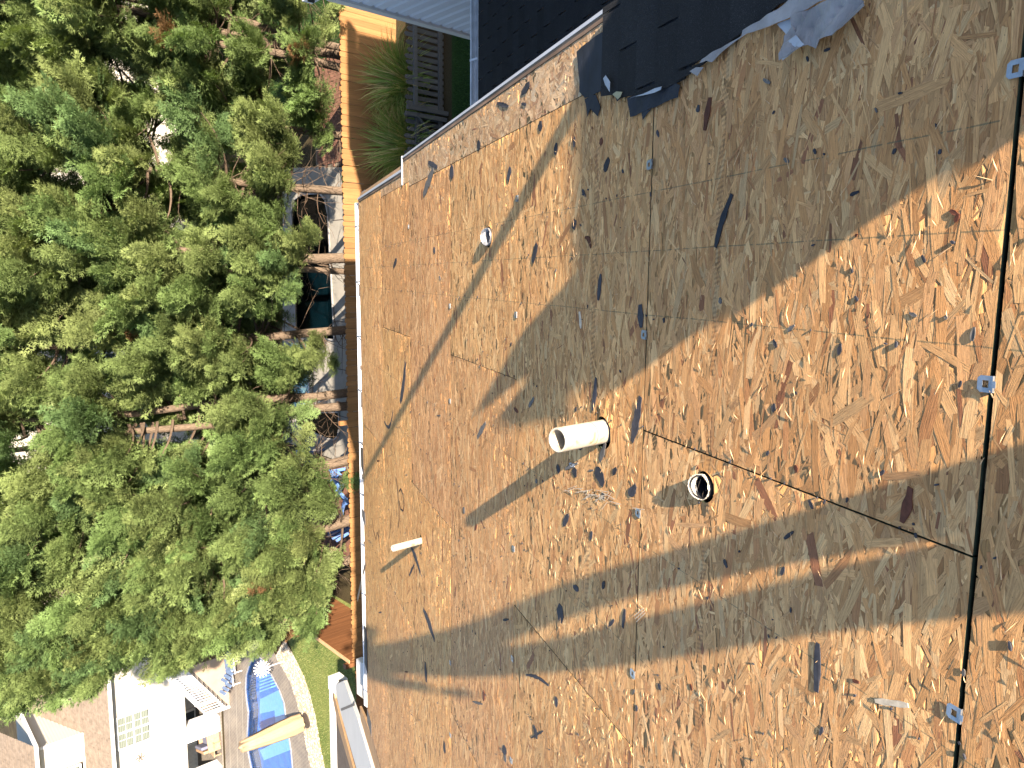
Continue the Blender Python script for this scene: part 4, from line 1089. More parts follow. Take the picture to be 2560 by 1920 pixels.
# far slope of our roof (behind the camera) and core, so the deck is a real roof
ridge = roofp(0, -2.41, -.013)
Mx = Matrix(((0, 0, 1, 0), (1, 0, 0, 0), (0, 1, 0, 0), (0, 0, 0, 1)))
MB().prism([(ridge[1]-.002, ridge[2]+.012), (ridge[1]-8, ridge[2]-3.33), (ridge[1]-8, ridge[2]-3.36), (ridge[1]-.002, ridge[2]-.03)], HX0, 2.7, M=Mx).build('back_roof', M_SHINGLE, hs)
# rafters and a black sheet that stands in for attic shade under the gaps
m = MB()
for k in range(11): m.box(-5.25+k*.61, -5.25+k*.61+.038, -2.3, RT-.02, -.16, -.0125)
m.build('rafters', M_PLANK, hs, RM)
MB().box(HX0+.02, HXR-.03, -2.3, RT-.3, -.20, -.17).build('attic_shade_sheet', M_DARK, hs, RM)  # black colour gives the shade seen through gaps and holes
# eave: fascia, drip edge, gutter
MB().box(HX0, .80, RT+.001, RT+.02, -.17, -.012).build('fascia', M_WHITE, hs, RM)
mdr = MB().box(HX0+.0, .795, RT-.012, RT+.021, -.0112, -.0085); mdr.build('drip_edge', M_WHITE, hs, RM)
gm = MB()
ez = float(roofp(0, RT+.02, -.02)[2]); ey = float(roofp(0, RT+.02, -.02)[1])
GX0 = -5.15
gutter_mb(GX0, .80, ey+.003, ez-.005).build('gutter', M_GUT, hs)
for k in range(10):
    xx = .55-k*.61; MB().box(xx-.008, xx+.008, ey+.003, ey+.118, ez-.004, ez+.003).build('gutter_strap', M_METAL, hs)
for xx, ww in ((-.15, .11), (-1.02, .03), (-1.4, .16), (-2.3, .05), (-3.1, .02)):
    MB().box(xx-ww/2, xx+ww/2, ey+.03, ey+.1, ez-.10, ez-.02).build('gutter_debris', M_SCRAPG, hs)
# rakes at the right: weathered board edge plus white trim; the lower rake steps in
MB().box(HXR+.001, HXR+.026, 2.40, 6.16, -.14, .003).build('rake_board', M_OLDWOOD, hs, RM)
MB().box(HXR+.0265, HXR+.040, 1.4, 6.20, -.15, .006).build('rake_trim', M_WHITE, hs, RM)
MB().box(.7215, HXR+.045, 6.163, 6.19, -.14, .008).build('rake_return', M_WHITE, hs, RM)
MB().box(.721+.081, .722+.105, 6.19, RT, -.14, .004).build('rake_board', M_OLDWOOD, hs, RM)
MB().box(.722+.1055, .722+.125, 6.19, RT+.02, -.15, .008).build('rake_trim', M_WHITE, hs, RM)
MB().box(.80, .92, RT-.15, RT+.10, -.19, -.05).build('gutter_end', M_WHITE, hs, RM)
# left rake
MB().box(HX0-.02, HX0-.001, -2.4, RT, -.14, -.001).build('rake_board', M_OLDWOOD, hs, RM)
# horizontal dark return at the lower left corner
for a, b, c_, d_ in ((-5.31, -5.14, 8.3, 8.62),): MB().box(a, b, c_, d_, -.03, .004).build('corner_flashing', M_SCRAPG, hs, RM)

# panel clips
def clip():
    m = MB()
    m.prism([(-.015, -.003), (.015, -.003), (.015, .021), (.010, .027), (-.010, .027), (-.015, .021)], .0030, .0042, [[(-.0065, .005), (.0065, .005), (.0065, .017), (-.0065, .017)]])
    m.box(-.015, -.0065, -.0035, -.0028, -.010, .0048).box(.0065, .015, -.0035, -.0028, -.010, .0048)
    m.box(-.006, .006, -.010, -.0028, .0055, .0065)
    m.box(-.006, .006, -.0034, -.0026, -.010, .0055)
    return m
cp = None
for x_, y_ in ((2475, 960), (2395, 1785), (2553, 170), (1630, 410), (1612, 837), (1602, 1285), (1590, 1690), (1292, 497), (1292, 787), (1289, 1375), (1286, 1652), (1281, 1903), (1127, 765), (1127, 1003), (1127, 1657), (1126, 1835), (1021, 567)):
    X, t = rs(x_, y_)
    tl = min([r_[1] for r_ in ROWS], key=lambda q: abs(q-t))
    M = RM @ Matrix.Translation((X, tl+.004, .0005)) @ Matrix.Rotation(rnd.uniform(-.08, .08), 4, 'Z')
    if cp is None: cp = clip().build('panel_clip', M_METAL, hs, M)
    else: inst(cp, 'panel_clip', hs, M)
# nail heads, staples, stubs of black cement: tiny, one part
m = MB(); r = random.Random(5)
for k in range(700):
    X = r.uniform(-4.8, .85); t = r.uniform(.7, 8.4)
    if r.random() < .55: X = r.choice(CHALK+[-.49, -1.64, -2.9])+r.uniform(-.02, .02)
    s_ = r.uniform(.0010, .0030); a = r.uniform(0, 3.14); l = s_*r.uniform(1, 3)
    M = Matrix.Translation((X, t, .0038)) @ Matrix.Rotation(a, 4, 'Z')
    m.prism([(-l, -s_*.5), (-l*.4, -s_), (l*.7, -s_*.8), (l, s_*.2), (l*.3, s_), (-l*.8, s_*.7)], -.002, r.uniform(.0005, .002), M=M)
o = m.build('nails_and_specks', M_SCRAP, hs, RM); o['kind'] = 'stuff'
# raised splinters catching light
m = MB()
for k in range(1100):
    X = r.uniform(-3.2, .85); t = r.uniform(.8, 3.0); l = r.uniform(.005, .02); a = r.gauss(0, .5); w = r.uniform(.0006, .0013)
    M = Matrix.Translation((X, t, .003)) @ Matrix.Rotation(a, 4, 'Z') @ Matrix.Rotation(r.uniform(-.12, .12), 4, 'Y')
    m.add([tuple(M @ Vector(p)) for p in ((-l, -w, 0), (l, -w*.3, .001), (l, w*.3, .001), (-l, w, 0), (0, 0, .0022))], [(0, 1, 4), (1, 2, 4), (2, 3, 4), (3, 0, 4)])
o = m.build('splinters', simple('splinter', (0.60, 0.40, 0.22), .7, .2, .2, 60), hs, RM); o['kind'] = 'stuff'
# marker scribbles, scuffs
def strokes(name, lines, w, mat, z=.0046):
    m = MB()
    for L in lines:
        P = [rs(*p) for p in L]
        for (x0, t0), (x1, t1) in zip(P[:-1], P[1:]):
            m.bar((x0, t0, z), (x1, t1, z), w, .0006)
    return m.build(name, mat, hs, RM)
def c2(L): return [(880+x/2.212, 940+y/2.212) for x, y in L]
strokes('marker_scribble', [c2([(246, 560), (256, 640), (262, 720), (264, 790), (258, 836)]), c2([(262, 640), (272, 622), (286, 655), (292, 715), (286, 745), (272, 735), (263, 690)]),
                            c2([(112, 785), (120, 850), (135, 905), (141, 862), (150, 893), (152, 850)]), c2([(150, 893), (156, 945)]), c2([(220, 755), (218, 810), (210, 895)])], .012, M_INK)
sl_ = []
for k in range(34):
    x = r.gauss(1485, 40); y = 1225+(x-1440)*.25+r.gauss(0, 9); dx = r.uniform(-16, 16); dy = r.uniform(-3, 9)
    sl_.append([(x-dx, y-dy), (x+dx, y+dy)])
strokes('scuff_marks', sl_, .0022, M_SCUFF)['kind'] = 'stuff'
strokes('scuff_marks', [[(1588+k*3, 1540+k*7), (1612+k*2, 1520+k*6)] for k in range(3)], .003, M_SCUFF)['kind'] = 'stuff'

# ------------------------------------------------------------------ pipes and ducts
Rv = Matrix.Identity(4)
def tube_wall(r0, r1, z0, z1, seg=40, M=None, zf=None):
    prof = [(r0, z0), (r0, z1), (r1, z1), (r1, z0)]
    return lathe(prof, seg, M)
for (X, t), R_, H, lab in ((PIPE1, .0440, .239, 'wide white plastic vent pipe standing up through the middle of the wood deck'),
                           (PIPE2, .0255, .261, 'narrow white plastic vent pipe standing up near the eave')):
    p = roofp(X, t); e = empty('vent_pipe', p, lab, 'vent pipe', 'vent pipes through the roof')
    # walls: outer, lip, inner
    lathe([(R_, -.22), (R_, H-.003), (R_-.002, H), (R_-.006, H), (R_-.0075, H-.003), (R_-.0075, -.22)], 48, None).build('pipe', M_PVC, e, Matrix.Translation(p), True)
    lathe([(R_+.0006, H*.30), (R_+.0006, H*.30+.004)], 48).build('ring_stain', M_PLANK, e, Matrix.Translation(p))
def duct(name, X, t, R_, Hn, matin, matrim, label, tilt=-.28, arc=(0.1, 1.15)):
    p = roofp(X, t); e = empty(name, p, label, 'duct')
    M = Matrix.Translation(p) @ RM.to_3x3().to_4x4() @ Matrix.Rotation(tilt, 4, 'X')
    prof = []
    for k in range(30): prof.append((R_*(.93+.035*math.sin(k*2.1)), -.12+k*(Hn+.12)/29))
    prof.append((R_*.86, Hn-.003))
    for k in range(30): prof.append((R_*(.83+.03*math.sin(k*2.1)), Hn-.004-k*(Hn+.10)/29))
    hm = lathe(prof, 40); SK = Hn*1.3/R_; hm.v = [(v[0], v[1], v[2]+max(0, v[1])*SK if v[2] > -.02 else v[2]) for v in hm.v]
    hm.build('hose', matin, e, M, False)
    seg = 56; V = []; F = []; rr_ = random.Random(3)
    for ring in range(4):
        for k in range(seg):
            aa = 2*math.pi*k/seg; w = .5+.5*math.sin(aa+math.pi/2*0+.2)    # wide on the down-slope side
            w = max(.10, w)**1.5; j = rr_.uniform(-.02, .02)
            rad, z = ((.985, Hn-.002-.020*w), (1.0, Hn+.001), (.965-.03*w, Hn+.002), (.94-.20*w, Hn-.016*w))[ring]
            V.append((R_*(rad+j)*math.cos(aa), R_*(rad+j)*math.sin(aa), z+max(0, R_*rad*math.sin(aa))*SK+rr_.uniform(-.0015, .0015)))
    for i in range(3):
        for k in range(seg): F.append((i*seg+k, i*seg+(k+1) % seg, (i+1)*seg+(k+1) % seg, (i+1)*seg+k))
    MB().add(V, F).build('ragged_rim', matrim, e, M)
duct('flexible_duct', DUCT1[0]-.0, DUCT1[1]+.006, .038, .012, M_BLACK, M_FOAM, 'black ribbed hose end with a ragged white rim poking through the deck', .10)
duct('foil_duct', DUCT2[0], DUCT2[1], .046, .012, M_FOIL, M_FOIL, 'silver crinkled duct end poking through the deck near the thin shadow', .12)

# ------------------------------------------------------------------ torn shingles and membrane at the upper right
rem = empty('shingle_remnant', roofp(.8, 2.0), 'patch of black three-tab shingles still on the deck, torn along its lower edge', 'shingles')
# torn edge: minimum X as a function of t
TE = [(2.56, .64), (2.50, .632), (2.41, .596), (2.08, .570), (1.935, .597), (1.77, .621), (1.60, .642), (1.4, .65), (1.0, .70), (.2, .75)]
def tearX(t):
    for (ta, xa), (tb, xb) in zip(TE[:-1], TE[1:]):
        if tb <= t <= ta: return xa+(xb-xa)*(ta-t)/(ta-tb)
    return .64
MB().prism([(tearX(q)+.018, q) for q in (2.53, 2.4, 2.2, 2.0, 1.8, 1.6, 1.4, 1.0)]+[(.92, 1.0), (.92, 2.53)], .0036, .0062).build('felt_base', M_FELT, rem, RM)
t = 2.556; row = 0
while t > .9:
    tn = t-.127
    off = (row*.152) % .305
    xx = .30+off-.305
    while xx < 1.6:
        a = xx+.004; b = xx+.301
        if b > tearX(t)+.01:
            n0 = max(a, -9)
            poly = []
            jag = random.Random(int(row*31+xx*100))
            la = [(max(a, tearX(t)+jag.uniform(-.006, .006)), t), ]
            mid = (t+tn)/2
            pl = [(max(a, tearX(t)), t), (b if b < .93 or row > 40 else min(b, 1.6), t), (min(b, 1.6), tn-.03), (max(a, tearX(tn)), tn-.03), (max(a, tearX(mid)+jag.uniform(-.008, .008)), mid)]
            if b > .925 and t > 1.45:
                lim = .925 if a < .925 else None
                if lim is None: xx += .305; continue
                pl = [(min(p[0], .935), p[1]) for p in pl]
            if pl[1][0]-pl[0][0] > .012:
                lift = .016+.0015*row*0+jag.uniform(0, .004)
                m = MB(); n = len(pl); V = []
                for (px_, pt_) in pl:
                    fr_ = (t-pt_)/.157
                    V.append((px_, pt_, lift*(1-fr_)+.009*fr_+jag.uniform(-.001, .001)))
                V2 = [(v[0], v[1], v[2]-.0035) for v in V]
                ar = sum(V[i][0]*V[(i+1) % n][1]-V[(i+1) % n][0]*V[i][1] for i in range(n))
                top = tuple(range(n)) if ar > 0 else tuple(range(n-1, -1, -1)); bot = tuple(i+n for i in reversed(top))
                m.add(V+V2, [top, bot]+[(i, (i+1) % n, (i+1) % n+n, i+n) for i in range(n)])
                m.build('shingle_tab', M_SHINGLE, rem, RM)
        xx += .305
    t = tn; row += 1
def flap(name, pts, z0, mat, parent, curl=0.0, thick=.0012, label=None, seed=1, px=True):
    """ragged sheet from an outline in photo pixels laid on the roof; curl lifts one side"""
    r_ = random.Random(seed); P = [rs(*p) for p in pts] if px else pts
    Q = []
    n = len(P)
    for i in range(n):
        a = P[i]; b = P[(i+1) % n]; L = math.hypot(b[0]-a[0], b[1]-a[1]); k = max(1, int(L/.03))
        for j in range(k):
            u = j/k; jx = r_.uniform(-.0025, .0025) if j else 0; Q.append((a[0]+(b[0]-a[0])*u+jx, a[1]+(b[1]-a[1])*u+jx))
    cx_ = sum(q[0] for q in Q)/len(Q); cy_ = sum(q[1] for q in Q)/len(Q)
    m = MB(); m.prism(Q, 0, thick)
    bm = bmesh.new(); vv = [bm.verts.new(v) for v in m.v]; bm.faces.new
    for f in m.f:
        try: bm.faces.new([vv[i] for i in f])
        except ValueError: pass
    bmesh.ops.subdivide_edges(bm, edges=[e_ for e_ in bm.edges if e_.calc_length() > .02], cuts=3, use_grid_fill=True)
    for v in bm.verts:
        x_, y_ = v.co.x, v.co.y
        v.co.z += z0 + curl*abs(math.sin(x_*23+seed)*math.cos(y_*19+seed*2)) + curl*.4*abs(math.sin(x_*61+y_*47))
    me = bpy.data.meshes.new(name); bm.to_mesh(me); bm.free(); me.materials.append(mat)
    o = bpy.data.objects.new(name, me); place(o, parent, RM)
    if label: o['label'] = label
    return o
flap('felt_underlay', [(1445, 130), (1448, 155), (1452, 200), (1452, 230), (1466, 245), (1515, 226), (1530, 150), (1530, 66), (1490, 92)], .0045, M_FELT, rem, .001, seed=2)
flap('felt_tatter', [(1465, 249), (1470, 270), (1472, 292), (1480, 272), (1498, 291), (1505, 268), (1493, 237), (1480, 240)], .0045, M_FELT, rem, .001, seed=3)
flap('felt_tatter', [(1574, 245), (1581, 293), (1630, 272), (1700, 244), (1708, 214), (1690, 205), (1640, 215)], .0045, M_FELT, rem, .004, seed=4)
flap('felt_tatter', [(1609, 283), (1612, 300), (1622, 286), (1634, 272)], .0045, M_FELT, rem, .002, seed=5)
flap('felt_tatter', [(1540, 235), (1548, 254), (1556, 246), (1550, 232)], .006, M_FELT, rem, .002, seed=6)
flap('paper_scrap', [(1526, 198), (1532, 190), (1543, 206), (1542, 231), (1531, 214)], .026, M_MEMBW, rem, .002, seed=7)
flap('paper_scrap', [(1546, 237), (1556, 230), (1570, 231), (1566, 243), (1558, 250)], .020, simple('kraft_bit', (.33, .30, .18), .7), rem, .003, seed=8)
flap('silver_edge', [(1592, 247), (1640, 230), (1672, 218), (1670, 226), (1635, 238)], .024, M_MEMBW, rem, .002, seed=9)
flap('silver_edge', [(1740, 180), (1758, 170), (1776, 170), (1760, 192), (1745, 183)], .018, M_MEMB, rem, .003, seed=10)
mbr = empty('torn_membrane', roofp(.6, 1.6), 'torn grey release film hanging out from under the shingles at the upper right', 'membrane')
flap('film_strip', [(1768, 160), (1774, 150), (1800, 133), (1845, 110), (1874, 92), (1876, 78), (1920, 55), (1965, 27), (2005, -6), (2110, -6), (2070, 8), (2012, 40), (1960, 62), (1925, 76), (1890, 86), (1860, 104), (1830, 130), (1808, 152), (1800, 158), (1784, 154)], .022, M_MEMB, mbr, .006, seed=11)
flap('film_flap', [(2007, 44), (2050, 22), (2110, -6), (2162, -6), (2184, 17), (2142, 73), (2110, 92), (2075, 103), (2065, 124), (2054, 124), (2042, 115), (2022, 126), (1982, 155), (1981, 92), (2000, 70)], .012, M_MEMB, mbr, .022, seed=12)
flap('film_flap', [(1956, 62), (1980, 52), (2008, 42), (2003, 56), (1999, 72), (1981, 90)], .010, M_MEMBW, mbr, .004, seed=13)
flap('film_flap', [(1982, 154), (1982, 118), (2020, 92), (2030, 105), (2040, 115), (2010, 133)], .026, M_MEMBW, mbr, .005, seed=14)

# ------------------------------------------------------------------ scraps lying on the deck
def scrap(x, y, L, w, ang, mat=None, label=None, seed=0, z=.0013, cat='scrap', bend=0.0, lift=.0012):
    """x,y centre and L (length) in photo pixels, ang = image angle of its length; built at its real size on the roof"""
    r_ = random.Random(seed*7+int(x)); ca, sa = math.cos(math.radians(ang)), math.sin(math.radians(ang))
    A = rs(x-ca*L/2, y-sa*L/2); B = rs(x+ca*L/2, y+sa*L/2); C0 = ((A[0]+B[0])/2, (A[1]+B[1])/2)
    dx, dt = B[0]-A[0], B[1]-A[1]; LL = math.hypot(dx, dt); ux_, ut = dx/LL, dt/LL
    W0 = rs(x-sa*-w/2, y+ca*-w/2); W1 = rs(x-sa*w/2, y+ca*w/2); WW = abs((W1[0]-W0[0])*-ut+(W1[1]-W0[1])*ux_)*.5+.001
    n = max(4, min(9, int(LL/.02))); top = []; botm = []
    for i in range(n+1):
        u = i/n; wv_ = WW*(math.sin(math.pi*min(.93, max(.07, u)))**.45)*r_.uniform(.7, 1.1); c = bend*LL*math.sin(math.pi*u)
        bx_ = (u-.5)*LL
        top.append((bx_, c+wv_)); botm.append((bx_, c-wv_))
    poly = botm+top[::-1]
    M = Matrix(((ux_, -ut, 0, C0[0]), (ut, ux_, 0, C0[1]), (0, 0, 1, z), (0, 0, 0, 1)))
    m = MB().prism(poly, -.0004, .0014)
    th = r_.uniform(0, 6)
    m.v = [(v[0], v[1], v[2]+lift*abs(math.sin(v[0]/LL*2.6+th))) for v in m.v]
    F_ = RM @ M
    o = m.build('roofing_scrap' if cat == 'scrap' else cat, mat or M_SCRAP, None, F_)
    tag(o, label or 'small dark roofing crumb lying on the bare wood deck', 'scrap', 'roofing scraps scattered on the deck'); return o
BIG = [
 (1811, 552, 140, 13, -73, M_FELT, 'long thin black strip lying in the shade right of centre', .04),
 (2045, 1668, 122, 20, 92, M_SCRAP, 'long black tar strip lying alone in sunlight at the lower right', 0),
 (1592, 1048, 115, 18, 101, M_SCRAP, 'long dark scrap touching the panel corner behind the wide vent pipe', .02),
 (1603, 790, 58, 14, 88, M_SCRAP, 'black scrap beside the panel joint above the wide shadow tip', 0),
 (1500, 718, 66, 8, 96, M_SCRAP, 'thin black splinter-shaped scrap on the stitched band', 0),
 (1487, 985, 82, 9, 96, M_SCRAP, 'thin black strip crossing the light edge next to the vent pipe', .03),
 (1518, 412, 34, 14, 110, M_SCRAP, 'black teardrop scrap in the shade below the torn shingles', 0),
 (1437, 561, 24, 12, 100, M_SCRAP, 'small black diamond scrap at the border of shade and sun', 0),
 (1338, 633, 48, 12, 103, M_SCRAP, 'dark slender leaf-shaped scrap in the sunlit field', 0),
 (1471, 606, 30, 9, 60, M_RED, 'curled dark red flake beside the stitched band', .2),
 (1500, 1193, 42, 26, 60, M_SCRAP, 'black arrowhead-shaped scrap under the wide vent pipe', .1),
 (1452, 1112, 24, 12, 80, M_SCRAP, 'small black oval scrap nearest the pipe shadow', 0),
 (1397, 1172, 20, 10, 75, M_SCRAP, 'small black scrap on the edge of the pipe shadow', 0),
 (1438, 1180, 20, 14, 100, M_SCRAP, 'black square-ish scrap beside the pale paper bit', 0),
 (1538, 1178, 18, 9, 120, M_SCRAP, 'tiny black wedge scrap right of the arrowhead scrap', 0),
 (1582, 1224, 28, 20, 130, M_SCRAP, 'folded black scrap near the metal clip', .1),
 (1416, 1300, 30, 12, 118, M_SCRAP, 'black scrap below the scuffed white patch', 0),
 (1402, 1533, 42, 19, 92, M_SCRAP, 'broad black scrap in the sunlit slot between the leg shadows', 0),
 (1441, 1470, 15, 13, 30, M_SCRAP, 'black blot-like scrap inside the upper leg shadow', 0),
 (1510, 1462, 18, 8, 110, M_SCRAP, 'small black scrap at the edge of the sunlit slot', 0),
 (1561, 1546, 46, 8, 97, M_SCRAP, 'narrow black scrap in the lower leg shadow', 0),
 (1073, 1562, 82, 8, 70, M_SCRAP, 'long bent black scrap inside the broad shadow near the eave', .05),
 (1065, 1680, 50, 6, 87, M_SCRAP, 'thin black sliver inside the shadow of the hand', .03),
 (1008, 955, 100, 8, 97, M_SCRAP, 'long curved dark strip near the eave crossing the thin pole shadow', .06),
 (972, 1040, 34, 6, 130, M_SCRAP, 'short hooked end of dark strip beside the thin pole shadow', .2),
 (1770, 285, 84, 14, 99, M_RED, 'dark purple-brown long flake below the shingle patch', 0),
 (2268, 1262, 90, 24, 104, M_RED, 'large dark reddish-brown flake near the lower right seam', .03),
 (1330, 1005, 26, 8, 120, M_SCRAPG, 'grey scrap between the two main shadows', 0),
 (1205, 1075, 42, 11, 120, M_SCRAPG, 'grey sliver lying left of the wide vent pipe', 0),
 (1430, 1165, 34, 9, 155, M_SCRAPG, 'grey-brown strip under the pale paper bit', 0),
 (1508, 1130, 48, 11, 108, M_SCRAPG, 'grey stick-like sliver just below the pipe base', 0),
 (1083, 412, 26, 14, 30, M_SCRAP, 'dark scrap on the pale right hand strip near the corner', 0),
 (1072, 455, 70, 12, 112, M_SCRAPG, 'long grey-brown smear-like scrap near the right rake', 0),
 (1130, 430, 30, 11, 100, M_SCRAP, 'dark scrap beside the pale strip joint', 0),
 (1315, 222, 32, 16, 130, M_SCRAP, 'black scrap at the top of the pale strip beside the rake', 0),
 (1258, 262, 30, 12, 15, M_SCRAP, 'flat black scrap lying by the rake board', 0),
 (1311, 260, 12, 8, 10, M_SCRAP, 'tiny black fleck under the rake scrap', 0),
 (1352, 315, 26, 10, 95, M_SCRAP, 'black scrap at the upper end of the thin pole shadow', 0),
 (1198, 363, 22, 12, 100, M_SCRAP, 'dark round scrap on the pale strip', 0),
 (1274, 435, 34, 9, 100, M_SCRAP, 'dark narrow scrap between the rake and the pole shadow', 0),
 (1391, 372, 30, 8, 96, M_SCRAP, 'black slim scrap next to the pole shadow edge', 0),
 (1437, 355, 26, 6, 92, M_SCRAP, 'very thin black scrap where shade begins', 0),
 (2435, 835, 36, 10, 100, M_SCRAPG, 'grey upright chip by the wide panel gap', 0),
 (1980, 820, 22, 8, 140, M_SCRAPG, 'small grey chip in the sunlit centre right', 0),
 (1345, 1700, 62, 8, 25, M_SCRAP, 'long dark sliver lying below the arm shadow', .04),
 (1340, 1830, 34, 7, 75, M_SCRAP, 'small branching black shred at the lower centre', 0),
 (1344, 1836, 34, 6, 150, M_SCRAP, 'crossing black shred at the lower centre', 0),
 (1112, 1868, 26, 6, 90, M_SCRAP, 'dark sliver near the lower left eave area', 0),
 (1392, 1755, 22, 9, 95, M_SCRAP, 'black fleck in open sunlight below the shadows', 0),
 (1195, 1757, 26, 6, 15, M_SCRAPG, 'grey twig-like scrap in open sunlight', 0),
 (1262, 1875, 24, 11, 80, M_SCRAP, 'black crumb near the bottom edge', 0),
 (1040, 1400, 70, 6, 70, M_SCRAP, 'forked black shred leaning from the narrow vent pipe', .05),
 (1030, 1425, 30, 5, 115, M_SCRAP, 'short prong of black shred by the narrow vent pipe', 0),
]
for i, (x, y, L, w, a, mt, lab, bd) in enumerate(BIG): scrap(x, y, L, w, a, mt, lab, i+1, bend=bd)
scrap(1431, 1162, 14, 11, 20, M_MEMBW, 'pale silver paper bit on the deck beside black scraps', 90)
scrap(1452, 800, 42, 6, 85, M_SCUFF, 'thin white v-shaped chip in the deep shade', 91)
scrap(2232, 1757, 84, 18, 8, M_SCUFF, 'pale raised wood flake lying flat at the lower right', 92)
r = random.Random(99)
LMK = [('wide vent pipe', PIPE1), ('narrow vent pipe', PIPE2), ('ribbed black duct', DUCT1), ('silver duct', DUCT2), ('torn shingle edge', (.6, 2.0)), ('folded membrane', (.55, 1.3)),
       ('middle of the eave gutter', (-2.4, 8.5)), ('right end of the gutter', (.5, 8.5)), ('upper clip of the wide gap', (-.18, .98)), ('lower clip of the wide gap', (-.8, .98)),
       ('pale right-hand strip', (.7, 4.8)), ('crossing of the four panels at the centre', (-.49, 2.2)), ('shadow of the hand', (-2.6, 4.6)), ('tips of the forked shadow', (-.7, 4.0))]
def crumb_label(X, t, mt, s_):
    nm, (a, b) = min(LMK, key=lambda q: (q[1][0]-X)**2+(q[1][1]-t)**2)
    dx, dt = X-a, t-b; D = math.hypot(dx, dt)
    di = ('downhill' if dt > 0 else 'uphill') if abs(dt) > 2*abs(dx) else ('right' if dx > 0 else 'left') if abs(dx) > 2*abs(dt) else (('downhill' if dt > 0 else 'uphill')+' and '+('right' if dx > 0 else 'left'))
    c = 'black' if mt is M_SCRAP else 'grey' if mt is M_SCRAPG else 'dark red'
    ds = 'just' if D < .25 else 'somewhat' if D < .45 else 'clearly' if D < .9 else 'far'
    return f"{'tiny' if s_ < 8 else 'small'} {c} {('crumb','chip','fleck')[int(X*531+t*977) % 3]}, {ds} {di} of the {nm}"
SEEN = set()
for k in range(80):
    x = r.uniform(920, 2500); y = r.uniform(60, 1900)
    X, t = rs(x, y)
    if X > .62 or t > 8.4: continue
    s_ = r.uniform(5, 13)*(1 if x < 1500 else 1.25)
    mt_ = r.choice([M_SCRAP, M_SCRAP, M_SCRAPG, M_RED])
    lab_ = crumb_label(X, t, mt_, s_)
    if lab_ in SEEN: lab_ = lab_.replace('small', 'pointed').replace('tiny', 'slim')
    while lab_ in SEEN: lab_ = 'another ' + lab_
    SEEN.add(lab_)
    scrap(x, y, s_*r.uniform(1, 1.9), s_*.6, r.choice([r.uniform(60, 120), r.uniform(0, 180)]), mt_, lab_, 200+k, lift=.0006)
# pieces overhanging the gutter
def over(x0, x1, t0, t1, label, mat, seed=1, z=.006):
    o = MB().prism([(x0, t0), (x1, t0+.02), (x1-.02, t1), (x0+.03, t1-.03)], 0, .004).build('roofing_scrap', mat, None, RM @ Matrix.Translation((0, 0, z)))
    tag(o, label, 'scrap', 'roofing scraps scattered on the deck')
over(-2.20, -1.93, 8.52, 8.74, 'olive-black flat scrap lying across the white gutter', M_POT)
over(-2.80, -2.66, 8.45, 8.78, 'grey flap hanging over the gutter lip near the narrow pipe', M_SCRAPG)
over(-4.62, -4.1, 8.50, 8.80, 'large black flap hanging over the gutter inside the broad shadow', M_FELT)
a = rs(912, 1400); b = rs(872, 1428)
o = MB().bar((a[0], a[1]-.1, .008), (b[0], a[1]+.55, .02), .055, .004).build('roofing_scrap', M_SCRAPG, None, RM)
tag(o, 'grey strip sticking out past the gutter beyond the narrow vent pipe', 'scrap', 'roofing scraps scattered on the deck')

# ------------------------------------------------------------------ adjoining lower roof at the lower left
ar = empty('adjoining_roof', (-9, 9, 0), 'adjoining lower roof at the lower left corner with a broad white rake panel and bare grey-brown sheathing', 'roof')
OFF = -.30
def arp(x, y): return rs(x, y, OFF)
F3 = RM @ Matrix.Translation((0, 0, OFF))
def apoly(name, pts, z0, z1, mat):
    P = [arp(*p) for p in pts]; return MB().prism(P, z0, z1).build(name, mat, ar, F3)
apoly('sheathing', [(838, 1700), (846, 2050), (985, 2050), (945, 1930), (866, 1700)], -.02, 0, M_PLY)
apoly('white_panel', [(842, 1712), (868, 1700), (903, 1795), (942, 1922), (985, 2060), (945, 2060), (901, 1921), (860, 1782)], .001, .06, M_VINYL)
apoly('tan_batten', [(838, 1702), (842, 1745), (862, 1820), (890, 1922), (925, 2050), (914, 2050), (882, 1922), (852, 1820), (836, 1745)], .002, .04, M_PLANK)
apoly('strand_strip', [(902, 1765), (914, 1792), (936, 1850), (961, 1925), (1005, 2060), (985, 2060), (942, 1925), (905, 1800)], -.015, .02, M_PLANK)
apoly('panel_joint', [(860, 1770), (862, 1776), (897, 1762), (896, 1755)], .0605, .064, M_SCRAPG)
ge = arp(832, 1690); ge2 = arp(838, 1990)
Pa = roofp(ge[0], ge[1], OFF); Pb = roofp(ge2[0], ge2[1], OFF)
MB().bar(Pa, Pb, .12, .12).build('gutter', M_VINYL, ar)
Pc = roofp(*arp(844, 1700), OFF)
MB().box(Pc[0]-.20, Pc[0]+.08, Pc[1]-.20, Pc[1]+.14, Pc[2]-.12, Pc[2]+.14).build('gutter_end_box', M_VINYL, ar, bevel=.01)
Pd = roofp(*arp(884, 1712), OFF)
MB().box(Pd[0]-.35, Pd[0]+.3, Pd[1]-.5, Pd[1]+.25, Pd[2]-.32, Pd[2]-.20).build('corner_block', M_VINYL, ar, bevel=.01)
wl_ = roofp(*arp(900, 1900), OFF)
MB().box(-14, Pc[0]-.35, 2, Pc[1]-.6, 0, Pc[2]-.35).build('wall', M_SIDINGB, ar)

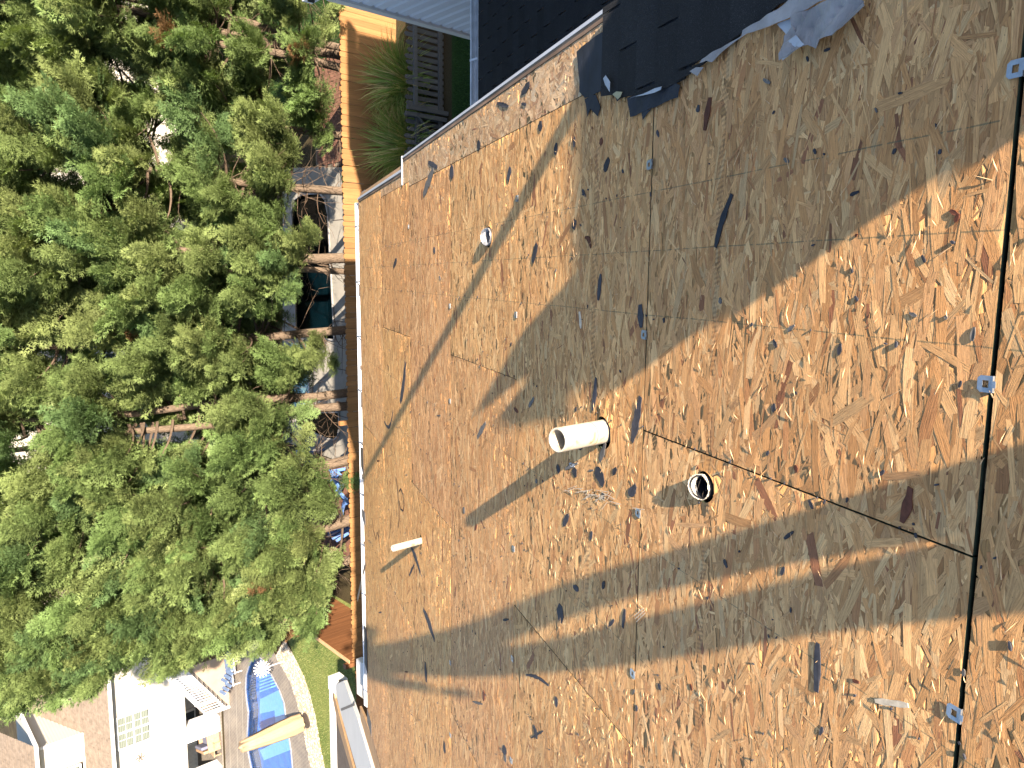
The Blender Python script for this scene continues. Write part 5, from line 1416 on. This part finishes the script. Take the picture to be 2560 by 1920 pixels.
# ------------------------------------------------------------------ off-frame casters: added bundles and bag that shape the deck shadow; pole, photographer
sb = empty('bundle_shadow_caster', roofp(1.4, -.2), 'added unseen stack of wrapped bundles right of the camera, casting the wide deck shadow', 'shingle bundles')  # unseen stack, added to cast the wide shadow on the deck
T0 = 0.0
for L_i in range(4):
    for k in range(2):
        x0 = .845+L_i*.03+k*.59; MB().box(x0, x0+.585, -.34, 0, .004+L_i*.087, .004+L_i*.087+.085).build('bundle', M_PAPER, sb, RM, bevel=.004)
tb = empty('bag_shadow_caster', roofp(1.1, -.1, .36), 'added unseen dark bag with two upright handles, casting the forked shadow tips', 'tool bag')  # unseen bag, its outline drawn to cast the forked shadow tips
MB().prism([(.82, .0), (1.37, .0), (1.38, .07), (1.31, .11), (1.24, .16), (1.19, .075), (1.12, .055), (1.08, .115), (1.01, .10), (.90, .04), (.83, .01)], 0, .07,
           M=Matrix(((1, 0, 0, 0), (0, 0, -1, 0), (0, 1, 0, .353), (0, 0, 0, 1)))).build('bag', M_CLOTH, tb, RM, bevel=.004)
pl = empty('vertical_pole', roofp(2.07, 0), 'tall thin pole standing at the end of the added bundles', 'pole')
pb_ = Vector(roofp(2.09, 0)); MB().tube([pb_, pb_+Vector((0, 0, 1.9))], .043, 14).build('shaft', M_METAL, pl)
# photographer
per = empty('person', roofp(.28, -.5), 'person in dark work clothes standing on the roof holding up a phone', 'person')
Y0 = float(roofp(0, -.5)[1]); Z0 = float(roofp(0, -.5)[2])
def pp_(s, H, dy=0.0): return Vector((s, Y0+dy, Z0+H))
def skin(name, joints, edges, mat, parent, root=0, sub=2):
    me = bpy.data.meshes.new(name); me.from_pydata([tuple(j[0]) for j in joints], edges, []); me.update()
    o = bpy.data.objects.new(name, me); place(o, parent)
    o.modifiers.new('skin', 'SKIN')
    if not me.skin_vertices: me.attributes  # skin layer is created with the modifier
    for i, j in enumerate(joints):
        rx, ry = j[1] if isinstance(j[1], tuple) else (j[1], j[1])
        me.skin_vertices[0].data[i].radius = (rx, ry); me.skin_vertices[0].data[i].use_root = (i == root)
    s_ = o.modifiers.new('sub', 'SUBSURF'); s_.levels = sub; s_.render_levels = sub
    me.materials.append(mat); return o
J = [(pp_(.14, .78), .150), (pp_(.13, .95), .15), (pp_(.13, 1.15), .165), (pp_(.13, 1.30), .13), (pp_(.135, 1.40), .055), (pp_(.14, 1.47), .05),
     (pp_(.062, .60), .074), (pp_(.100, .42, .02), .068), (pp_(.200, .27), .058), (pp_(.226, .175), .078), (pp_(.232, .10), .080), (pp_(.225, .04, .14), .055),
     (pp_(.270, .60), .072), (pp_(.354, .42, .02), .064), (pp_(.376, .27), .058), (pp_(.370, .175), .080), (pp_(.370, .10, -.01), .082), (pp_(.37, .04, .12), .055),
     (pp_(-.04, 1.30), .06), (pp_(-.115, 1.05), .055), (pp_(-.125, .86), .045), (pp_(-.135, .81), .036),
     (pp_(.30, 1.30), .06), (pp_(.36, 1.10, .18), .045), (Vector((.12, -.10, CAMZ-.07)), .033)]
Ed = [(0, 1), (1, 2), (2, 3), (3, 4), (4, 5), (0, 6), (6, 7), (7, 8), (8, 9), (9, 10), (10, 11), (0, 12), (12, 13), (13, 14), (14, 15), (15, 16), (16, 17), (3, 18), (18, 19), (19, 20), (20, 21), (3, 22), (22, 23), (23, 24)]
skin('body', J, Ed, M_CLOTH, per)
hd = pp_(.14, 1.60)
bm = bmesh.new(); bmesh.ops.create_uvsphere(bm, u_segments=24, v_segments=16, radius=1)
for v in bm.verts:
    x_, y_, z_ = v.co; f = 1-.18*max(0, -z_); v.co = Vector((x_*.077*f, y_*.095*f, z_*.118))
    if y_ > .93 and abs(x_) < .25 and -.35 < z_ < .15: v.co.y += .018
for sx in (-1, 1): bmesh.ops.create_icosphere(bm, subdivisions=1, radius=.016, matrix=Matrix.Translation((sx*.078, 0, 0)) @ Matrix.Diagonal((.5, 1, 1.6, 1)))
me = bpy.data.meshes.new('head'); bm.to_mesh(me); bm.free(); me.materials.append(M_SKIN); o = bpy.data.objects.new('head', me); place(o, per, Matrix.Translation(hd))
for sx in (-1, 1): lathe([(0, -.008), (.009, 0), (0, .008)], 10).build('eye', M_DARK, per, Matrix.Translation(hd+Vector((sx*.03, .088, .01))))
MB().box(-.022, .022, -.003, .003, -.003, .003).build('mouth', M_RED, per, Matrix.Translation(hd+Vector((0, .083, -.06))))
bm = bmesh.new(); bmesh.ops.create_uvsphere(bm, u_segments=20, v_segments=12, radius=1)
for v in bm.verts: v.co = Vector((v.co.x*.084, v.co.y*.10-.012, max(v.co.z, -.25)*.122+.012)) if v.co.y < .55 or v.co.z > .45 else Vector((v.co.x*.07, v.co.y*.08, v.co.z*.10))
me = bpy.data.meshes.new('hair'); bm.to_mesh(me); bm.free(); me.materials.append(M_HAIR); o = bpy.data.objects.new('hair', me); place(o, per, Matrix.Translation(hd))
def hand(base, d, side, curl, name='hand'):
    d = d.normalized(); side = (side-d*side.dot(d)).normalized(); nrm = d.cross(side)
    js = [(base, .026)]; es = []
    js.append((base+d*.05, (.030, .018))); es.append((0, 1))
    for k, (o_, l) in enumerate(((-.030, .062), (-.010, .072), (.010, .068), (.029, .052))):
        a = base+d*.075+side*o_; i = len(js); js.append((a, .010)); es.append((1, i))
        dd = d; p_ = a
        for s_ in range(3):
            dd = (dd*math.cos(curl)+nrm*math.sin(curl)).normalized(); p_ = p_+dd*l/3; js.append((p_, .0085-.001*s_)); es.append((len(js)-2, len(js)-1))
    i = len(js); q = base+d*.02-side*.034; js.append((q, .012)); es.append((0, i)); js.append((q+d*.028-side*.012+nrm*.01, .0095)); es.append((i, i+1)); js.append((q+d*.05-side*.012+nrm*.018, .008)); es.append((i+1, i+2))
    return skin(name, js, es, M_SKIN, per, 0, 1)
hand(pp_(-.137, .80), Vector((-.12, .02, -1)), Vector((0, 1, 0)), .35)
bk = Vector(-RW[:, 2])
hand(Vector((.10, -.085, CAMZ-.06)), Vector((-.6, .2, .5)), Vector((0, 1, .3)), .5)
PM = cam.matrix_world.copy() @ Matrix.Translation((0.0, 0.02, .012))
ph = empty('mobile_phone', (.02, -.02, CAMZ), 'dark mobile phone held up by the person on the roof', 'phone')
MB().box(-.074, .074, -.070, .004, 0, .008).build('phone_body', M_BLACK, ph, PM, bevel=.002)
MB().box(-.070, .070, -.066, .000, .0082, .009).build('screen', M_GLASSD, ph, PM)

sc.render.engine = 'CYCLES'
print('tris in crowns', sum(t[1] for t in TREES), 'objects', len(bpy.data.objects))
